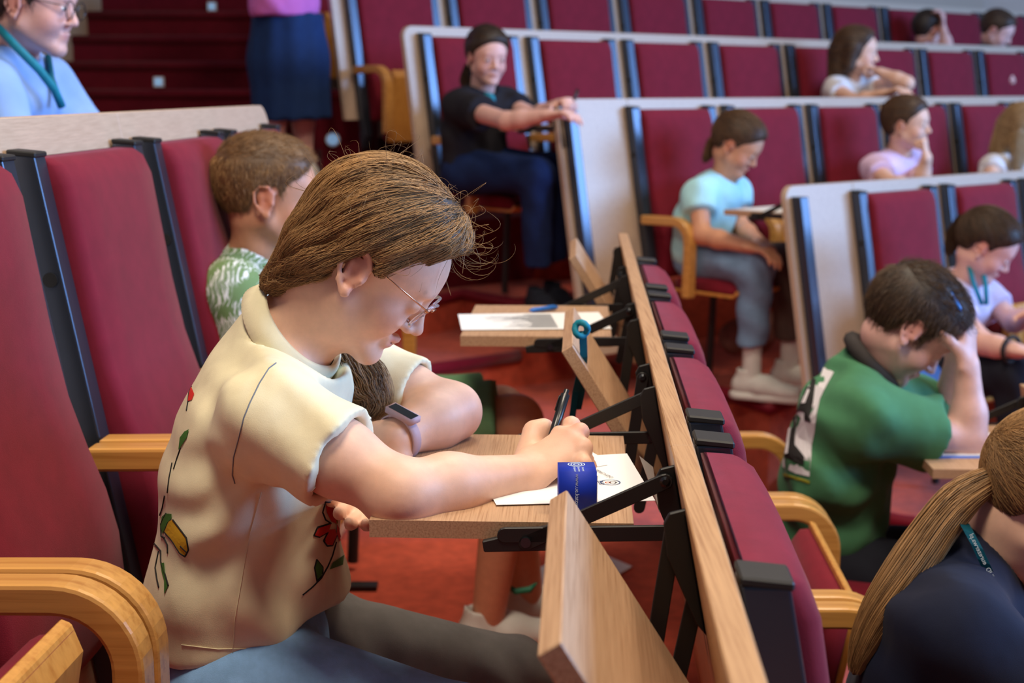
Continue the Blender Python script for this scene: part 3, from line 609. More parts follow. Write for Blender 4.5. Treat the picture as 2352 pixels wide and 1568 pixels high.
h_brown = hairmat('hair_brown', (176, 134, 86), (50, 32, 18)); h_sandy = hairmat('hair_sandy', (168, 128, 84), (82, 58, 38)); h_dark = hairmat('hair_dark', (92, 68, 48), (30, 22, 18)); h_mid = hairmat('hair_mid', (120, 88, 60), (44, 30, 22)); h_blond = hairmat('hair_blond', (196, 164, 120), (120, 92, 60))
eye_m = plain('dark_eye', (40, 30, 28), .15); eyew = plain('eye_white', (225, 222, 220), .2); brow_m = plain('brow_hair', (104, 76, 54), .8)
def strands_mesh(paths, r0, name='strands', n=3, taper=True):
    vs_, fs, sh = [], [], []
    for pts in paths:
        m = len(pts)
        if m < 2: continue
        pts = [Vector(p) for p in pts]; b = len(vs_); up = None; c = .55*random.Random(int(pts[0].x*90)*7919+int(pts[0].y*90)*104729+int(pts[0].z*90)*1299709).random()+.45*random.random()
        for i, p in enumerate(pts):
            t = (pts[min(i+1, m-1)]-pts[max(i-1, 0)]).normalized()
            if up is None: up = t.orthogonal().normalized()
            up = (up-t*up.dot(t)).normalized(); s_ = t.cross(up); r = r0*(1 if not taper else max(.25, 1-.75*(i/(m-1))**2)); 
            for k in range(n): a = 2*math.pi*k/n; vs_.append(p+(up*math.cos(a)+s_*math.sin(a))*r); sh.append(c)
            if i:
                for k in range(n): fs.append((b+(i-1)*n+k, b+(i-1)*n+(k+1) % n, b+i*n+(k+1) % n, b+i*n+k))
    me = pyd(vs_, fs, name) if vs_ else pyd([(0, 0, 0)], [], name)
    a = me.attributes.new('shade', 'FLOAT', 'POINT'); a.data.foreach_set('value', np.array(sh[:len(me.vertices)], np.float32) if len(sh) == len(me.vertices) else np.zeros(len(me.vertices), np.float32))
    for p in me.polygons: p.use_smooth = True
    return me
def bvh_of(me): return BVHTree.FromPolygons([v.co.copy() for v in me.vertices], [tuple(p.vertices) for p in me.polygons])
def sweep_strands(me, center, gather, count, r0, npt=14, lift=.0015, wav=.003, filt=None, jit=.02):
    """strands that hug the hair surface and flow from random roots to the gathering point"""
    B = bvh_of(me); nv = len(me.vertices); out = []; center = Vector(center); g0 = Vector(gather)
    for _ in range(count):
        p = me.vertices[random.randrange(nv)].co
        if filt and not filt(p): continue
        g = g0+Vector((random.uniform(-1, 1), random.uniform(-1, 1), random.uniform(-1, 1)))*jit; a = (p-center); b = (g-center); an, bn = a.normalized(), b.normalized()
        if an.dot(bn) > .985: continue
        cl = int((p.x*37+p.y*53+p.z*91)*1.6); rc_ = random.Random(cl); lf = lift*random.uniform(-.8, 1.6); ph = rc_.uniform(0, 6.28)+random.uniform(-.4, .4); fq = rc_.uniform(2, 5); pts = []; sd = an.cross(bn).normalized(); am = wav*random.uniform(.2, 1.2); th = an.angle(bn); end = random.uniform(.55, 1.0)
        for i in range(npt):
            t = i/(npt-1)*end; d = (an*math.sin((1-t)*th)+bn*math.sin(t*th))/math.sin(th); h = B.ray_cast(center+d*.5, -d, .5)
            if h[0] is None: break
            pts.append(h[0]+d*lf+sd*(am*math.sin(ph+fq*t)))
        if len(pts) > 3: out.append(pts)
    return out
def short_strands(me, center, count, ln, r0, flow, lift=.35, filt=None):
    out = []; np_ = len(me.polygons); center = Vector(center); ff_ = flow if callable(flow) else (lambda p: Vector(flow))
    for _ in range(count):
        po = me.polygons[random.randrange(np_)]; p = po.center
        if filt and not filt(p): continue
        n = po.normal; fl = ff_(p); f = fl-n*fl.dot(n)+Vector((random.gauss(0, .16), random.gauss(0, .16), random.gauss(0, .16))); f = f.normalized() if f.length > .05 else n
        l = ln*random.uniform(.5, 1.2); d = (f+n*lift*random.uniform(.3, 1.5)).normalized(); out.append([p-n*.002, p+d*l*.5, p+d*l+f*l*.25-n*l*.1])
    return out
def ponytail(F, pts, rads, k=.01):
    P_ = [Vector(p) for p in pts]; n_ = 5*(len(P_)-1); q_ = []; r_ = []; g = lambda j: P_[max(0, min(len(P_)-1, j))]
    for t in range(n_+1):
        x = t/n_*(len(P_)-1); i = min(int(x), len(P_)-2); f = x-i; a, b, c, d = g(i-1), g(i), g(i+1), g(i+2); q_.append(.5*((2*b)+(c-a)*f+(2*a-5*b+4*c-d)*f*f+(3*b-a-3*c+d)*f**3)); r_.append(rads[i]*(1-f)+rads[i+1]*f)
    pts, rads, k = q_, r_, .003
    for a, b, ra, rb in zip(pts, pts[1:], rads, rads[1:]): F.rc(a, b, ra, rb, k)
def tail_strands(pts, rads, count, npt=16, wav=.004, flare=1.0):
    P_ = [Vector(p) for p in pts]; out = []
    def cr(t):
        x = t*(len(P_)-1); i = min(int(x), len(P_)-2); f = x-i; g = lambda j: P_[max(0, min(len(P_)-1, j))]
        a, b, c, d = g(i-1), g(i), g(i+1), g(i+2); q = .5*((2*b)+(c-a)*f+(2*a-5*b+4*c-d)*f*f+(3*b-a-3*c+d)*f**3); return q, rads[i]*(1-f)+rads[i+1]*f
    for _ in range(count):
        ang = random.uniform(0, 6.28); rr = math.sqrt(random.random())*flare; ph = random.uniform(0, 6.28); t0 = random.uniform(0, .15); t1 = random.uniform(.8, 1.0); pts_ = []
        for i in range(npt):
            t = t0+(t1-t0)*i/(npt-1); c, r = cr(t); c2, _r = cr(min(1, t+.02)); tg = (c2-cr(max(0, t-.02))[0]).normalized(); u_ = tg.cross(Vector((.12, .9, .3))).normalized(); o = u_*math.cos(ang)+tg.cross(u_)*math.sin(ang); pts_.append(c+o*r*rr+Vector((math.sin(ph+t*7), math.cos(ph+t*6), math.sin(ph*2+t*5)))*wav)
        out.append(pts_)
    return out
def stuff(o): o['kind'] = 'stuff'; return o
def blob(name, F, res, mat, parent, tints=None):
    me = F.mesh(res, name)
    if tints is not None: tint(me, tints)
    return link(name, me, mat, parent)
def mid(a, b, t=.5): return Vector(a).lerp(Vector(b), t)
def shirt_field(N, H, sh, el, frac=.55, w=.0, d0=.085, hipw=1.5, ra=.056, rb=.062, midp=None, neck_r=.062, headbase=None, hem=None, k=.03, short=True, belly=.0, chest=1.0):
    F = Field(); N, H = Vector(N), Vector(H); lat = (Vector(sh[0])-Vector(sh[1])); hw = lat.length/2; lat.normalize(); m = Vector(midp) if midp is not None else N.lerp(H, .5); up = (N-H).normalized()
    c = N.lerp(m, .42)
    F.rc(c, m, d0*chest, (d0+w), k, lat=lat, ratio=(hw+.012)/d0); F.rc(m, H, (d0+w), (d0+w+belly+.008), k, lat=lat, ratio=hipw)
    F.rc(N.lerp(m, .05), c, d0*.66, d0*.85, k, lat=lat, ratio=1.22)
    for q in (0, 1):
        s_, e_ = Vector(sh[q]), Vector(el[q]); F.rc(N.lerp(s_, .25), s_, .045, ra*.95, k); F.rc(s_, s_.lerp(e_, frac), ra, rb, .042, flat=True)
    if hem is None: hem = H-up*.05
    F.plane(hem, (0, 0, -1) if not isinstance(hem, tuple) else hem[1])
    hb = Vector(headbase); F.rc(N+(N-m).normalized()*-.0+(hb-N)*.15, hb+(hb-N)*.4, neck_r*.9, neck_r, .008, '-')
    return F
def ring_collar(N, hb, r, th, mat, parent, name='collar', tilt=None, n=28, lat=None, sx=1.0):
    ax = (Vector(hb)-Vector(N)).normalized() if tilt is None else Vector(tilt).normalized(); a = ax.orthogonal().normalized() if lat is None else (Vector(lat)-ax*Vector(lat).dot(ax)).normalized(); b = ax.cross(a); bm = bmesh.new()
    b_tube(bm, [Vector(N)+a*math.cos(t)*r*sx+b*math.sin(t)*r for t in [k*2*math.pi/n for k in range(n+1)]], th, 8, False); return link(name, mesh_of(bm), mat, parent, True)
def shoe(parent, ankle, toe_dir, mat, sole_m, s=1.0, res=.006, name='shoe', extra=None, floor_z=None):
    a = Vector(ankle); d = Vector((toe_dir[0], toe_dir[1], 0)).normalized(); z0 = (a.z-.07*s) if floor_z is None else floor_z; lat = Vector((d.y, -d.x, 0)); g = lambda f, z: Vector((a.x, a.y, z0))+d*f*s+Vector((0, 0, z*s))
    F = Field(); F.rc(g(-.035, .045), g(.05, .05), .036*s, .036*s, .02); F.rc(g(.04, .045), g(.15, .030), .036*s, .026*s, .025, lat=lat, ratio=1.35); F.rc(g(-.02, .05), g(-.015, .105), .034*s, .036*s, .02, flat=True); F.rc(g(-.015, .09), g(-.015, .14), .026*s, .028*s, .004, '-'); F.plane(g(0, .012), (0, 0, -1))
    o = blob(name, F, res, mat, parent); F = Field(); F.rc(g(-.035, .012), g(.06, .012), .042*s, .042*s, .02); F.rc(g(.06, .012), g(.15, .012), .042*s, .034*s, .02); F.plane(g(0, .026), (0, 0, 1)); F.plane(g(0, .0), (0, 0, -1)); blob('sole', F, res, sole_m, o); return o

# ------------------------------------------------------------------ decals on cloth (flat print lying on the garment)
def cast(B, u, v):
    o = cam.location; d = (at(u, v, 1)-o).normalized(); h = B.ray_cast(o, d, 20); return (None, None) if h[0] is None else (h[0], h[1] if h[1].dot(d) < 0 else -h[1])
def decal(B, polys, mat, parent, name, off=.0012):
    for poly in polys:
        bm = bmesh.new()
        n = len(poly); cu = sum(p[0] for p in poly)/n; cv_ = sum(p[1] for p in poly)/n; rings = []
        for t in (1, .66, .33):
            ring = []
            for i in range(n):
                for f in (0, .5):
                    a, b = poly[i], poly[(i+1) % n]; u = a[0]+(b[0]-a[0])*f; v = a[1]+(b[1]-a[1])*f; h, nn = cast(B, cu+(u-cu)*t, cv_+(v-cv_)*t); ring.append(None if h is None else bm.verts.new(h+nn*off))
            rings.append(ring)
        h, nn = cast(B, cu, cv_)
        if h is None: bm.free(); continue
        c = bm.verts.new(h+nn*off); m = 2*n
        for ra, rb in zip(rings, rings[1:]):
            for i in range(m):
                q = [ra[i], ra[(i+1) % m], rb[(i+1) % m], rb[i]]
                if None not in q: bm.faces.new(q)
        for i in range(m):
            q = [rings[-1][i], rings[-1][(i+1) % m], c]
            if None not in q: bm.faces.new(q)
        link(name, mesh_of(bm), mat, parent)
def inkline(B, lines, r, mat, parent, name, off=.0006, sub=4):
    for ln in lines:
        bm = bmesh.new()
        pts = []
        for a, b in zip(ln, ln[1:]):
            for k in range(sub):
                t = k/sub; h, nn = cast(B, a[0]+(b[0]-a[0])*t, a[1]+(b[1]-a[1])*t)
                if h is not None: pts.append(h+nn*off)
        h, nn = cast(B, *ln[-1])
        if h is not None: pts.append(h+nn*off)
        if len(pts) > 1: b_tube(bm, pts, r, 6); link(name, mesh_of(bm), mat, parent, True)
def scrop(pts, ox, oy, sc=2.904): return [(ox+x/sc, oy+y/sc) for x, y in pts]

# ------------------------------------------------------------------ girl in the cream shirt
cream = fabric('cream_cotton', (236, 226, 190), .05, 800, .2, .9, .1, .45, 8); denim = fabric('blue_denim', (136, 182, 232), .18, 900, .35, .9, 0, .25, 9); greyt = fabric('grey_leg_cloth', (132, 130, 128), .1, 900, .3, .9, 0, .3, 8)
print_r = plain('print_red', (206, 34, 24), .8); print_g = plain('print_green', (62, 116, 44), .8); print_y = plain('print_yellow', (206, 160, 30), .8); print_k = plain('print_black', (24, 22, 22), .8); seam_m = plain('seam_grey', (120, 124, 132), .8)
sole_w = plain('white_sole', (220, 218, 212), .6); shoe_w = fabric('white_shoe_leather', (214, 212, 206), .06, 300, .1, .55)
def main_girl():
    Hc = at(842, 606, 1.76); M = head_frame(Hc, 0, 38); s = .94; hb = at(765, 690, 1.76); N = at(668, 768, 1.775)
    sh = [at(624, 964, 1.622), at(815, 868, 1.93)]; el = [at(930, 1138, 1.555), at(1038, 945, 1.885)]; wr = [at(1205, 1092, 1.655), at(905, 1008, 1.79)]
    H = at(580, 1450, 1.80); mp = at(585, 1110, 1.785)
    e = empty('person', at(560, 1568, 1.8), 'girl in cream flower-print shirt and glasses writing at the open desk', 'person')
    B_ = Field(); head(B_, M, s)
    B_.rc(M @ Vector((0, -.022, -.045)), hb, .052, .047, .02); B_.rc(hb, N, .048, .055, .025); B_.rc(N.lerp(mp, .15), mp, .044, .06, .03, lat=(0, 1, 0), ratio=1.4)
    for q in (0, 1):
        B_.rc(N.lerp(mp, .12), sh[q], .030, .038, .02); B_.rc(sh[q], sh[q].lerp(el[q], .5), .042, .041, .02); B_.rc(sh[q].lerp(el[q], .5), el[q], .041, .034, .02); B_.rc(el[q], el[q].lerp(wr[q], .35), .036, .037, .02); B_.rc(el[q].lerp(wr[q], .35), wr[q], .036, .0245, .02, lat=(0, 0, 1) if q else (0, .5, .8), ratio=1.0)
    # elbows
    B_.el(el[0]+Vector((-.008, -.004, -.006)), (.030, .028, .026), None, .02)
    # right hand closed round the pen, knuckles up
    d = (at(1322, 1008, 1.69)-wr[0]); 
    hand(B_, wr[0]+d*.04, d, (.28, .55, -.80), True, .90, ((58, 80, 30), (66, 84, 40), (72, 88, 45), (76, 88, 48)), .03, (.75, .35, .55), (18, 30), .004)
    for (u, v, Y, r) in ((1312, 978, 1.725, .0125), (1332, 992, 1.70, .0120), (1340, 1026, 1.675, .0112), (1341, 1064, 1.655, .0100)): B_.el(at(u, v, Y), (r, r, r), None, .006)
    B_.rc(at(1205, 1065, 1.70), at(1228, 992, 1.735), .016, .0140, .010); B_.rc(at(1228, 992, 1.735), at(1250, 984, 1.738), .0130, .0115, .006); B_.rc(at(1250, 984, 1.738), at(1268, 1020, 1.73), .011, .0085, .006)
    # left hand hanging over the desk edge
    hand(B_, wr[1]+Vector((-.008, 0, -.004)), at(812, 1205, 1.73)-wr[1], (-.3, -.6, -.5), False, .95, (30, 30, 20), .05)
    sp = [(M @ Vector((q*.074*s, -.004*s, z*s)), .022, .5, 'r') for q in (-1, 1) for z in (.012, -.004)]+[(M @ Vector((q*.074*s, 0, -.024*s)), .014, .5, 'r') for q in (-1, 1)]
    sp += [(M @ Vector((x*s, .086*s, z*s)), .008, .5, 'r') for x in (-.012, -.004, .004, .012) for z in (-.055, -.065)]+[(M @ Vector((q*.042*s, .058*s, -.03*s)), .03, .28, 'r') for q in (-1, 1)]+[(M @ Vector((0, .106*s, -.032*s)), .014, .3, 'r'), (at(1330, 985, 1.69), .03, .22, 'r'), (at(1345, 1030, 1.69), .025, .3, 'r'), (at(940, 1205, 1.53), .035, .25, 'r'), (at(1065, 970, 1.87), .04, .2, 'r')]
    sp += [(at(849, 695, 1.69), .0022, .6, 'd'), (at(1086, 1058, 1.60), .0016, .5, 'd'), (at(838, 787, 1.69), .0012, .4, 'd')]
    sp += [(M @ Vector((q*x*s, y*s, .0235*s)), .0036, .4, 'd') for q in (-1, 1) for x, y in ((.022, .090), (.027, .089), (.032, .087), (.038, .083), (.044, .078))]
    blob('body', B_, .003, skin_f, e, sp)
    # shirt
    F = Field(); lat = (sh[0]-sh[1]).normalized(); c1 = at(612, 985, 1.775)
    F.rc(N.lerp(c1, .05), N.lerp(c1, .4), .058, .074, .015, lat=lat, ratio=1.0); F.rc(N.lerp(c1, .4), c1, .078, .090, .03, lat=lat, ratio=1.32); F.rc(c1, mp, .092, .096, .04, lat=lat, ratio=1.62); F.rc(mp, at(568, 1330, 1.79), .098, .110, .04, lat=lat, ratio=1.5); F.rc(at(568, 1330, 1.79), H, .110, .116, .03, lat=lat, ratio=1.45)
    for q in (0, 1):
        F.rc(N.lerp(sh[q], .55), sh[q], .034, .054, .03); fr = .53 if q == 0 else .62; F.rc(sh[q], sh[q].lerp(el[q], fr), .057, .064 if q == 0 else .056, .035, flat=True)
        F.rc(sh[q].lerp(el[q], fr*.7), sh[q].lerp(el[q], fr+.3), .044, .056 if q == 0 else .050, .004, '-')
    F.rc(N+(hb-N)*.10, hb+(hb-N)*.5, .054, .064, .006, '-')
    ax = (hb-N).normalized(); la = (Vector((0, 1, 0))-ax*ax.y).normalized(); F.rc(N+ax*-.006, N+ax*.15, .074, .10, .008, '-', lat=la, ratio=1.16, flat0=True)
    F.plane(at(560, 1508, 1.64), (.20, 0, -1), .003)
    a0 = V3(sh[0].lerp(el[0], .12))
    def wrinkle(X, Y, Z):
        x, y, z = X-a0[0], Y-a0[1], Z-a0[2]; r = np.sqrt(x*x+z*z)+1e-4; th = np.arctan2(z, x); low = np.clip((.02-z)/.25, 0, 1); amp = np.exp(-((r-.16)/.11)**2)
        w1 = .0052*amp*np.sin(th*15+np.sin(r*40)*1.2+y*9)*low; w2 = .0036*np.sin(z*52+x*34+np.sin(x*25+y*17)*1.7)*np.clip((-.16-z)/.12, 0, 1)
        w3 = .0028*np.sin((x*.8+z)*75+np.sin(y*30+x*20)*1.2)*np.exp(-((r-.05)/.06)**2); return w1+w2+w3
    F.warp(wrinkle); sm = F.mesh(.0042, 'shirt'); so = link('t_shirt', sm, cream, e); B = bvh_of(sm)
    # ribbed collar band
    ax = (hb-N).normalized(); la = (Vector((0, 1, 0))-ax*ax.y).normalized(); lb = ax.cross(la); bm = bmesh.new(); n = 130; c0 = N+ax*.012; rs = []
    for k in range(n):
        t = 2*math.pi*k/n; rb_ = .0007 if k % 2 else 0; dr = la*math.cos(t)*1.14+lb*math.sin(t); rs.append([bm.verts.new(c0+ax*h+dr*(r+rb_*(0 < j < 4))) for j, (h, r) in enumerate(((-.020, .0720), (-.017, .0745), (.002, .0690), (.009, .0640), (.011, .0605), (.003, .0590)))])
    for k in range(n):
        for j in range(5): bm.faces.new((rs[k][j], rs[(k+1) % n][j], rs[(k+1) % n][j+1], rs[k][j+1]))
    link('collar', mesh_of(bm), cream, so, True)
    inkline(B, [[(634, 834), (618, 846), (596, 880), (574, 925), (560, 960), (548, 1010), (537, 1050), (534, 1090), (540, 1110)]], .0007, seam_m, so, 'sleeve_seam')
    inkline(B, [[(840, 1012), (800, 1045), (752, 1085), (712, 1130)]], .0006, cream, so, 'sleeve_hem_stitch'); inkline(B, [[(417, 1480), (500, 1490), (600, 1488), (700, 1472), (780, 1440)]], .0006, cream, so, 'hem_stitch'); inkline(B, [[(600, 1130), (575, 1220), (555, 1330), (540, 1420), (534, 1500)]], .0005, cream, so, 'side_seam')
    K = lambda p: scrop(p, 0, 1028)
    decal(B, [K([(2168, 372), (2200, 370), (2235, 425), (2238, 505), (2205, 490), (2175, 430)]), K([(2095, 580), (2120, 535), (2205, 505), (2185, 560), (2125, 592)]), K([(2165, 605), (2190, 545), (2230, 540), (2242, 580), (2212, 650), (2165, 642)]), K([(2242, 505), (2260, 540), (2275, 608), (2258, 625), (2240, 570)])], print_r, so, 'flower_print')
    decal(B, [K([(2240, 445), (2252, 480), (2248, 508), (2232, 505)]), K([(1100, 562), (1130, 490), (1155, 480), (1200, 540), (1245, 600), (1255, 680), (1240, 718), (1200, 700), (1150, 620)])], print_y, so, 'flower_print', .0009)
    decal(B, [K([(2110, 745), (2150, 800), (2140, 850), (2112, 880), (2096, 800)]), K([(2290, 715), (2282, 780), (2192, 812), (2215, 765)]), K([(1075, 520), (1085, 460), (1110, 437), (1150, 440), (1150, 470), (1120, 500), (1090, 575)]), K([(1075, 770), (1100, 765), (1108, 860), (1125, 920), (1100, 975), (1108, 910), (1085, 830)]), scrop([(1265, 1295), (1250, 1350), (1195, 1435), (1205, 1350), (1235, 1310)], 0, 540)], print_g, so, 'leaf_print')
    decal(B, [scrop([(1280, 1010), (1300, 1060), (1285, 1100), (1258, 1108), (1266, 1050)], 0, 540), scrop([(1310, 860), (1300, 900), (1290, 930), (1300, 890)], 0, 540)], print_r, so, 'flower_print')
    inkline(B, [K([(2168, 362), (2150, 430), (2170, 480), (2205, 503)]), K([(2168, 360), (2215, 362), (2238, 420), (2243, 500)]), K([(2205, 503), (2115, 530), (2092, 585), (2130, 595), (2185, 562)]), K([(2185, 562), (2155, 620), (2180, 655), (2215, 652), (2243, 585)]), K([(2240, 630), (2215, 720), (2185, 790), (2140, 870), (2080, 930), (2018, 980)]), K([(2110, 745), (2096, 800), (2112, 890), (2150, 850), (2150, 795), (2110, 745)]), K([(1095, 600), (1120, 650), (1120, 705)]), K([(1100, 562), (1150, 620), (1200, 700), (1235, 725), (1258, 680), (1245, 600), (1200, 540), (1155, 480)]), K([(1032, 640), (1075, 690), (1075, 760), (1105, 850), (1125, 920)]), K([(1060, 690), (1038, 800), (1050, 880), (1062, 930)]), K([(1250, 700), (1205, 655)]), K([(1110, 437), (1075, 510), (1078, 590), (1100, 600)])], .0010, print_k, so, 'ink_outline')
    inkline(B, [scrop([(1205, 1420), (1185, 1480), (1160, 1560)], 0, 540), K([(1150, 100), (1130, 200), (1118, 300)]), K([(1100, 320), (1085, 400), (1068, 450)]), scrop([(1280, 1010), (1262, 1050), (1256, 1110), (1246, 1170)], 0, 540)], .0008, print_k, so, 'ink_outline')
    # trousers, near leg coloured denim blue, far leg coloured grey
    F = Field(); hp = at(575, 1485, 1.80); F.rc(hp, at(560, 1590, 1.78), .100, .105, .03, lat=(0, 1, 0), ratio=1.5); k0 = at(1085, 1720, 1.66); F.rc(at(570, 1590, 1.69), k0, .092, .068, .03); F.rc(k0, k0+Vector((.06, 0, -.36)), .066, .05, .03, flat=True); tr = blob('trousers', F, .006, denim, e)
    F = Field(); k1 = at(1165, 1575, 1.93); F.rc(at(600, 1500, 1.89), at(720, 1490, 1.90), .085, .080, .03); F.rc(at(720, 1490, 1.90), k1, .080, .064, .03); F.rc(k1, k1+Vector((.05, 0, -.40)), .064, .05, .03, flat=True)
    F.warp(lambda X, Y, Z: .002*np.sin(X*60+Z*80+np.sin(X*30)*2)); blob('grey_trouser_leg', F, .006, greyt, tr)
    for kk in (k0+Vector((.06, 0, -.38)), k1+Vector((.05, 0, -.42))): shoe(e, Vector((kk.x, kk.y, .075)), (1, -.1), shoe_w, sole_w, floor_z=0)
    # hair
    L = lambda x, y, z: M @ Vector((x*s, y*s, z*s)); F = Field(); F.el(L(0, -.012, .040), [q*s for q in (.084, .100, .099)], M, .02); F.rc(L(0, -.060, -.03), L(0, -.072, -.086), .044, .022, .03, lat=M.to_3x3() @ Vector((1, 0, 0)), ratio=1.5); F.el(L(0, .050, .080), [q*s for q in (.062, .044, .042)], M, .03)
    F.poly(M, [(.11, .094), (.082, .086), (.060, .058), (.036, .030), (.026, .004), (.014, .008), (.010, .018), (-.011, .018), (-.027, -.005), (-.0285, -.032), (-.0456, -.057), (-.0646, -.097), (-.10, -.112), (-.16, -.05), (-.16, .18), (.11, .18)], .008, s)
    ctr0 = V3(L(0, -.01, .03)); ga = unit(V3(L(.01, -.088, -.092))-ctr0); gu = unit(np.cross(ga, (0, 1, .1))); gv = np.cross(ga, gu)
    def ridges(X, Y, Z):
        x, y, z = X-ctr0[0], Y-ctr0[1], Z-ctr0[2]; a = x*gu[0]+y*gu[1]+z*gu[2]; b = x*gv[0]+y*gv[1]+z*gv[2]; c = x*ga[0]+y*ga[1]+z*ga[2]; ph = np.arctan2(b, a); return .0022*np.sin(ph*13+np.sin(c*38)*1.1)+.0014*np.sin(ph*29+np.sin(c*55+ph*3)*1.3)
    F.warp(ridges); hm = F.mesh(.0034, 'hair'); ho = link('hair', hm, h_brown, e); hm.attributes.new('shade', 'FLOAT', 'POINT')
    ctr = L(0, -.01, .03); g = L(.01, -.088, -.092)
    paths = sweep_strands(hm, ctr, g, 8500, .0006, 16, .0020, .0045)
    stuff(link('hair_strands', strands_mesh(paths, .0004), h_brown, ho))
    fly = []
    for _ in range(300):
        p = hm.vertices[random.randrange(len(hm.vertices))].co; loc = M.inverted() @ p
        if loc.z < .02: continue
        n = (p-ctr).normalized(); d = (n+Vector((random.gauss(0, .6), random.gauss(0, .6), random.gauss(0, .6)))*.8).normalized(); d2 = Vector((random.gauss(0, 1), random.gauss(0, 1), random.gauss(0, 1))); ln = random.uniform(.015, .05); fly.append([p+d*ln*t+d2*ln*.35*math.sin(t*3)+(-n)*ln*.35*t*t for t in np.linspace(0, 1, 9)])
    for _ in range(28):
        p = L(random.uniform(-.05, .05), random.uniform(.06, .088), random.uniform(.085, .11)); R0 = random.uniform(.008, .02); ph = random.uniform(0, 6.28); tw = random.uniform(2.5, 5.5); fl = random.uniform(.2, 1); fly.append([p+Vector((fl*.035*t+R0*(math.cos(ph+tw*t)-math.cos(ph)), .004*math.sin(5*t+ph), -.012*t+R0*(math.sin(ph+tw*t)-math.sin(ph)))) for t in np.linspace(0, 1, 16)])
    stuff(link('flyaway_hair', strands_mesh(fly, .00026), h_brown, ho))
    # tail hanging in front of the far shoulder
    tp = [at(760, 790, 1.82), at(790, 830, 1.84), at(830, 880, 1.845), at(850, 920, 1.84), at(838, 955, 1.83)]; tr_ = [.024, .032, .034, .026, .010]
    F = Field(); ponytail(F, tp, [q*.72 for q in tr_], .02); hb2 = blob('hair_tail', F, .005, h_brown, ho); stuff(link('hair_tail_strands', strands_mesh(tail_strands(tp, tr_, 1200, 16, .004, 1.05), .0006), h_brown, hb2))
    # glasses
    gold = NT('rose_gold').base(lin((196, 140, 110)), .2, .95).m; gl = NT('clear_frame').base((.95, .85, .83, 1), .06); gl.b.inputs['Transmission Weight'].default_value = .9; gl.b.inputs['IOR'].default_value = 1.3
    ge = empty('eyeglasses', L(0, .1, 0), 'rose gold eyeglasses with clear round rims on the writing girl', 'glasses')
    for q in (-1, 1):
        bm = bmesh.new(); b_tube(bm, [L(q*.075, -.010, .014), L(q*.0765, .03, .014), L(q*.072, .097, .010)], .0011, 6); link('temple', mesh_of(bm), gold, ge, True)
        bm = bmesh.new(); cc = (q*.034, .0965, -.003); b_tube(bm, [L(cc[0]+.0235*math.cos(t), cc[1]+.006*math.sin(t)-.006*abs(math.cos(t))*(1 if q*math.cos(t) > 0 else 0), cc[2]+.021*math.sin(t)) for t in [k*2*math.pi/28 for k in range(29)]], .0019, 8, False); ri = link('rim', mesh_of(bm), gl.m, ge, True)
        bm = bmesh.new(); b_tube(bm, [L(q*.060, .094, .006), L(q*.072, .094, .010)], .0022, 8); link('hinge', mesh_of(bm), gold, ri, True)
        bm = bmesh.new(); b_tube(bm, [L(q*.013, .097, -.006), L(q*.010, .093, -.012), L(q*.011, .090, -.018)], .0012, 6); link('nose_pad', mesh_of(bm), gl.m, ri, True)
    bm = bmesh.new(); b_tube(bm, [L(-.012, .102, .004), L(0, .105, .007), L(.012, .102, .004)], .0013, 6); link('bridge', mesh_of(bm), gold, ge, True)
    # wrist band on the left arm
    d = (wr[1]-el[1]).normalized(); cw = wr[1].lerp(el[1], .08); mauve = plain('mauve_silicone', (186, 158, 166), .55); scr = NT('watch_screen').base(lin((40, 42, 40)), .06, 0, .8).m
    we = empty('fitness_band', cw, 'mauve fitness band on the left wrist of the writing girl', 'watch'); u_ = (Vector((0, 0, 1))-d*d.z).normalized(); s_ = d.cross(u_); bm = bmesh.new(); n = 32; rr = []
    for k in range(n): t = 2*math.pi*k/n; dr = u_*math.cos(t)+s_*math.sin(t); rr.append([bm.verts.new(cw+d*a+dr*r) for a, r in ((-.008, .0285), (-.007, .0305), (.007, .0305), (.008, .0285))])
    for k in range(n):
        for j in range(4): bm.faces.new((rr[k][j], rr[(k+1) % n][j], rr[(k+1) % n][(j+1) % 4], rr[k][(j+1) % 4]))
    link('strap', mesh_of(bm), mauve, we, True)
    nrm = (u_*.85+Vector((0, -.5, 0))).normalized(); nrm = (nrm-d*nrm.dot(d)).normalized(); lt = d.cross(nrm); MM = frame(cw+nrm*.0325, lt, d); bm = bmesh.new(); b_box(bm, (-.021, -.0092, -.004), (.021, .0092, .004), MM); bevel(bm, .003, 2); link('case', mesh_of(bm), mauve, we, True); bm = bmesh.new(); b_box(bm, (-.0185, -.0072, .002), (.0185, .0072, .0046), MM); bevel(bm, .0008, 1); link('screen', mesh_of(bm), scr, we)
main_girl()

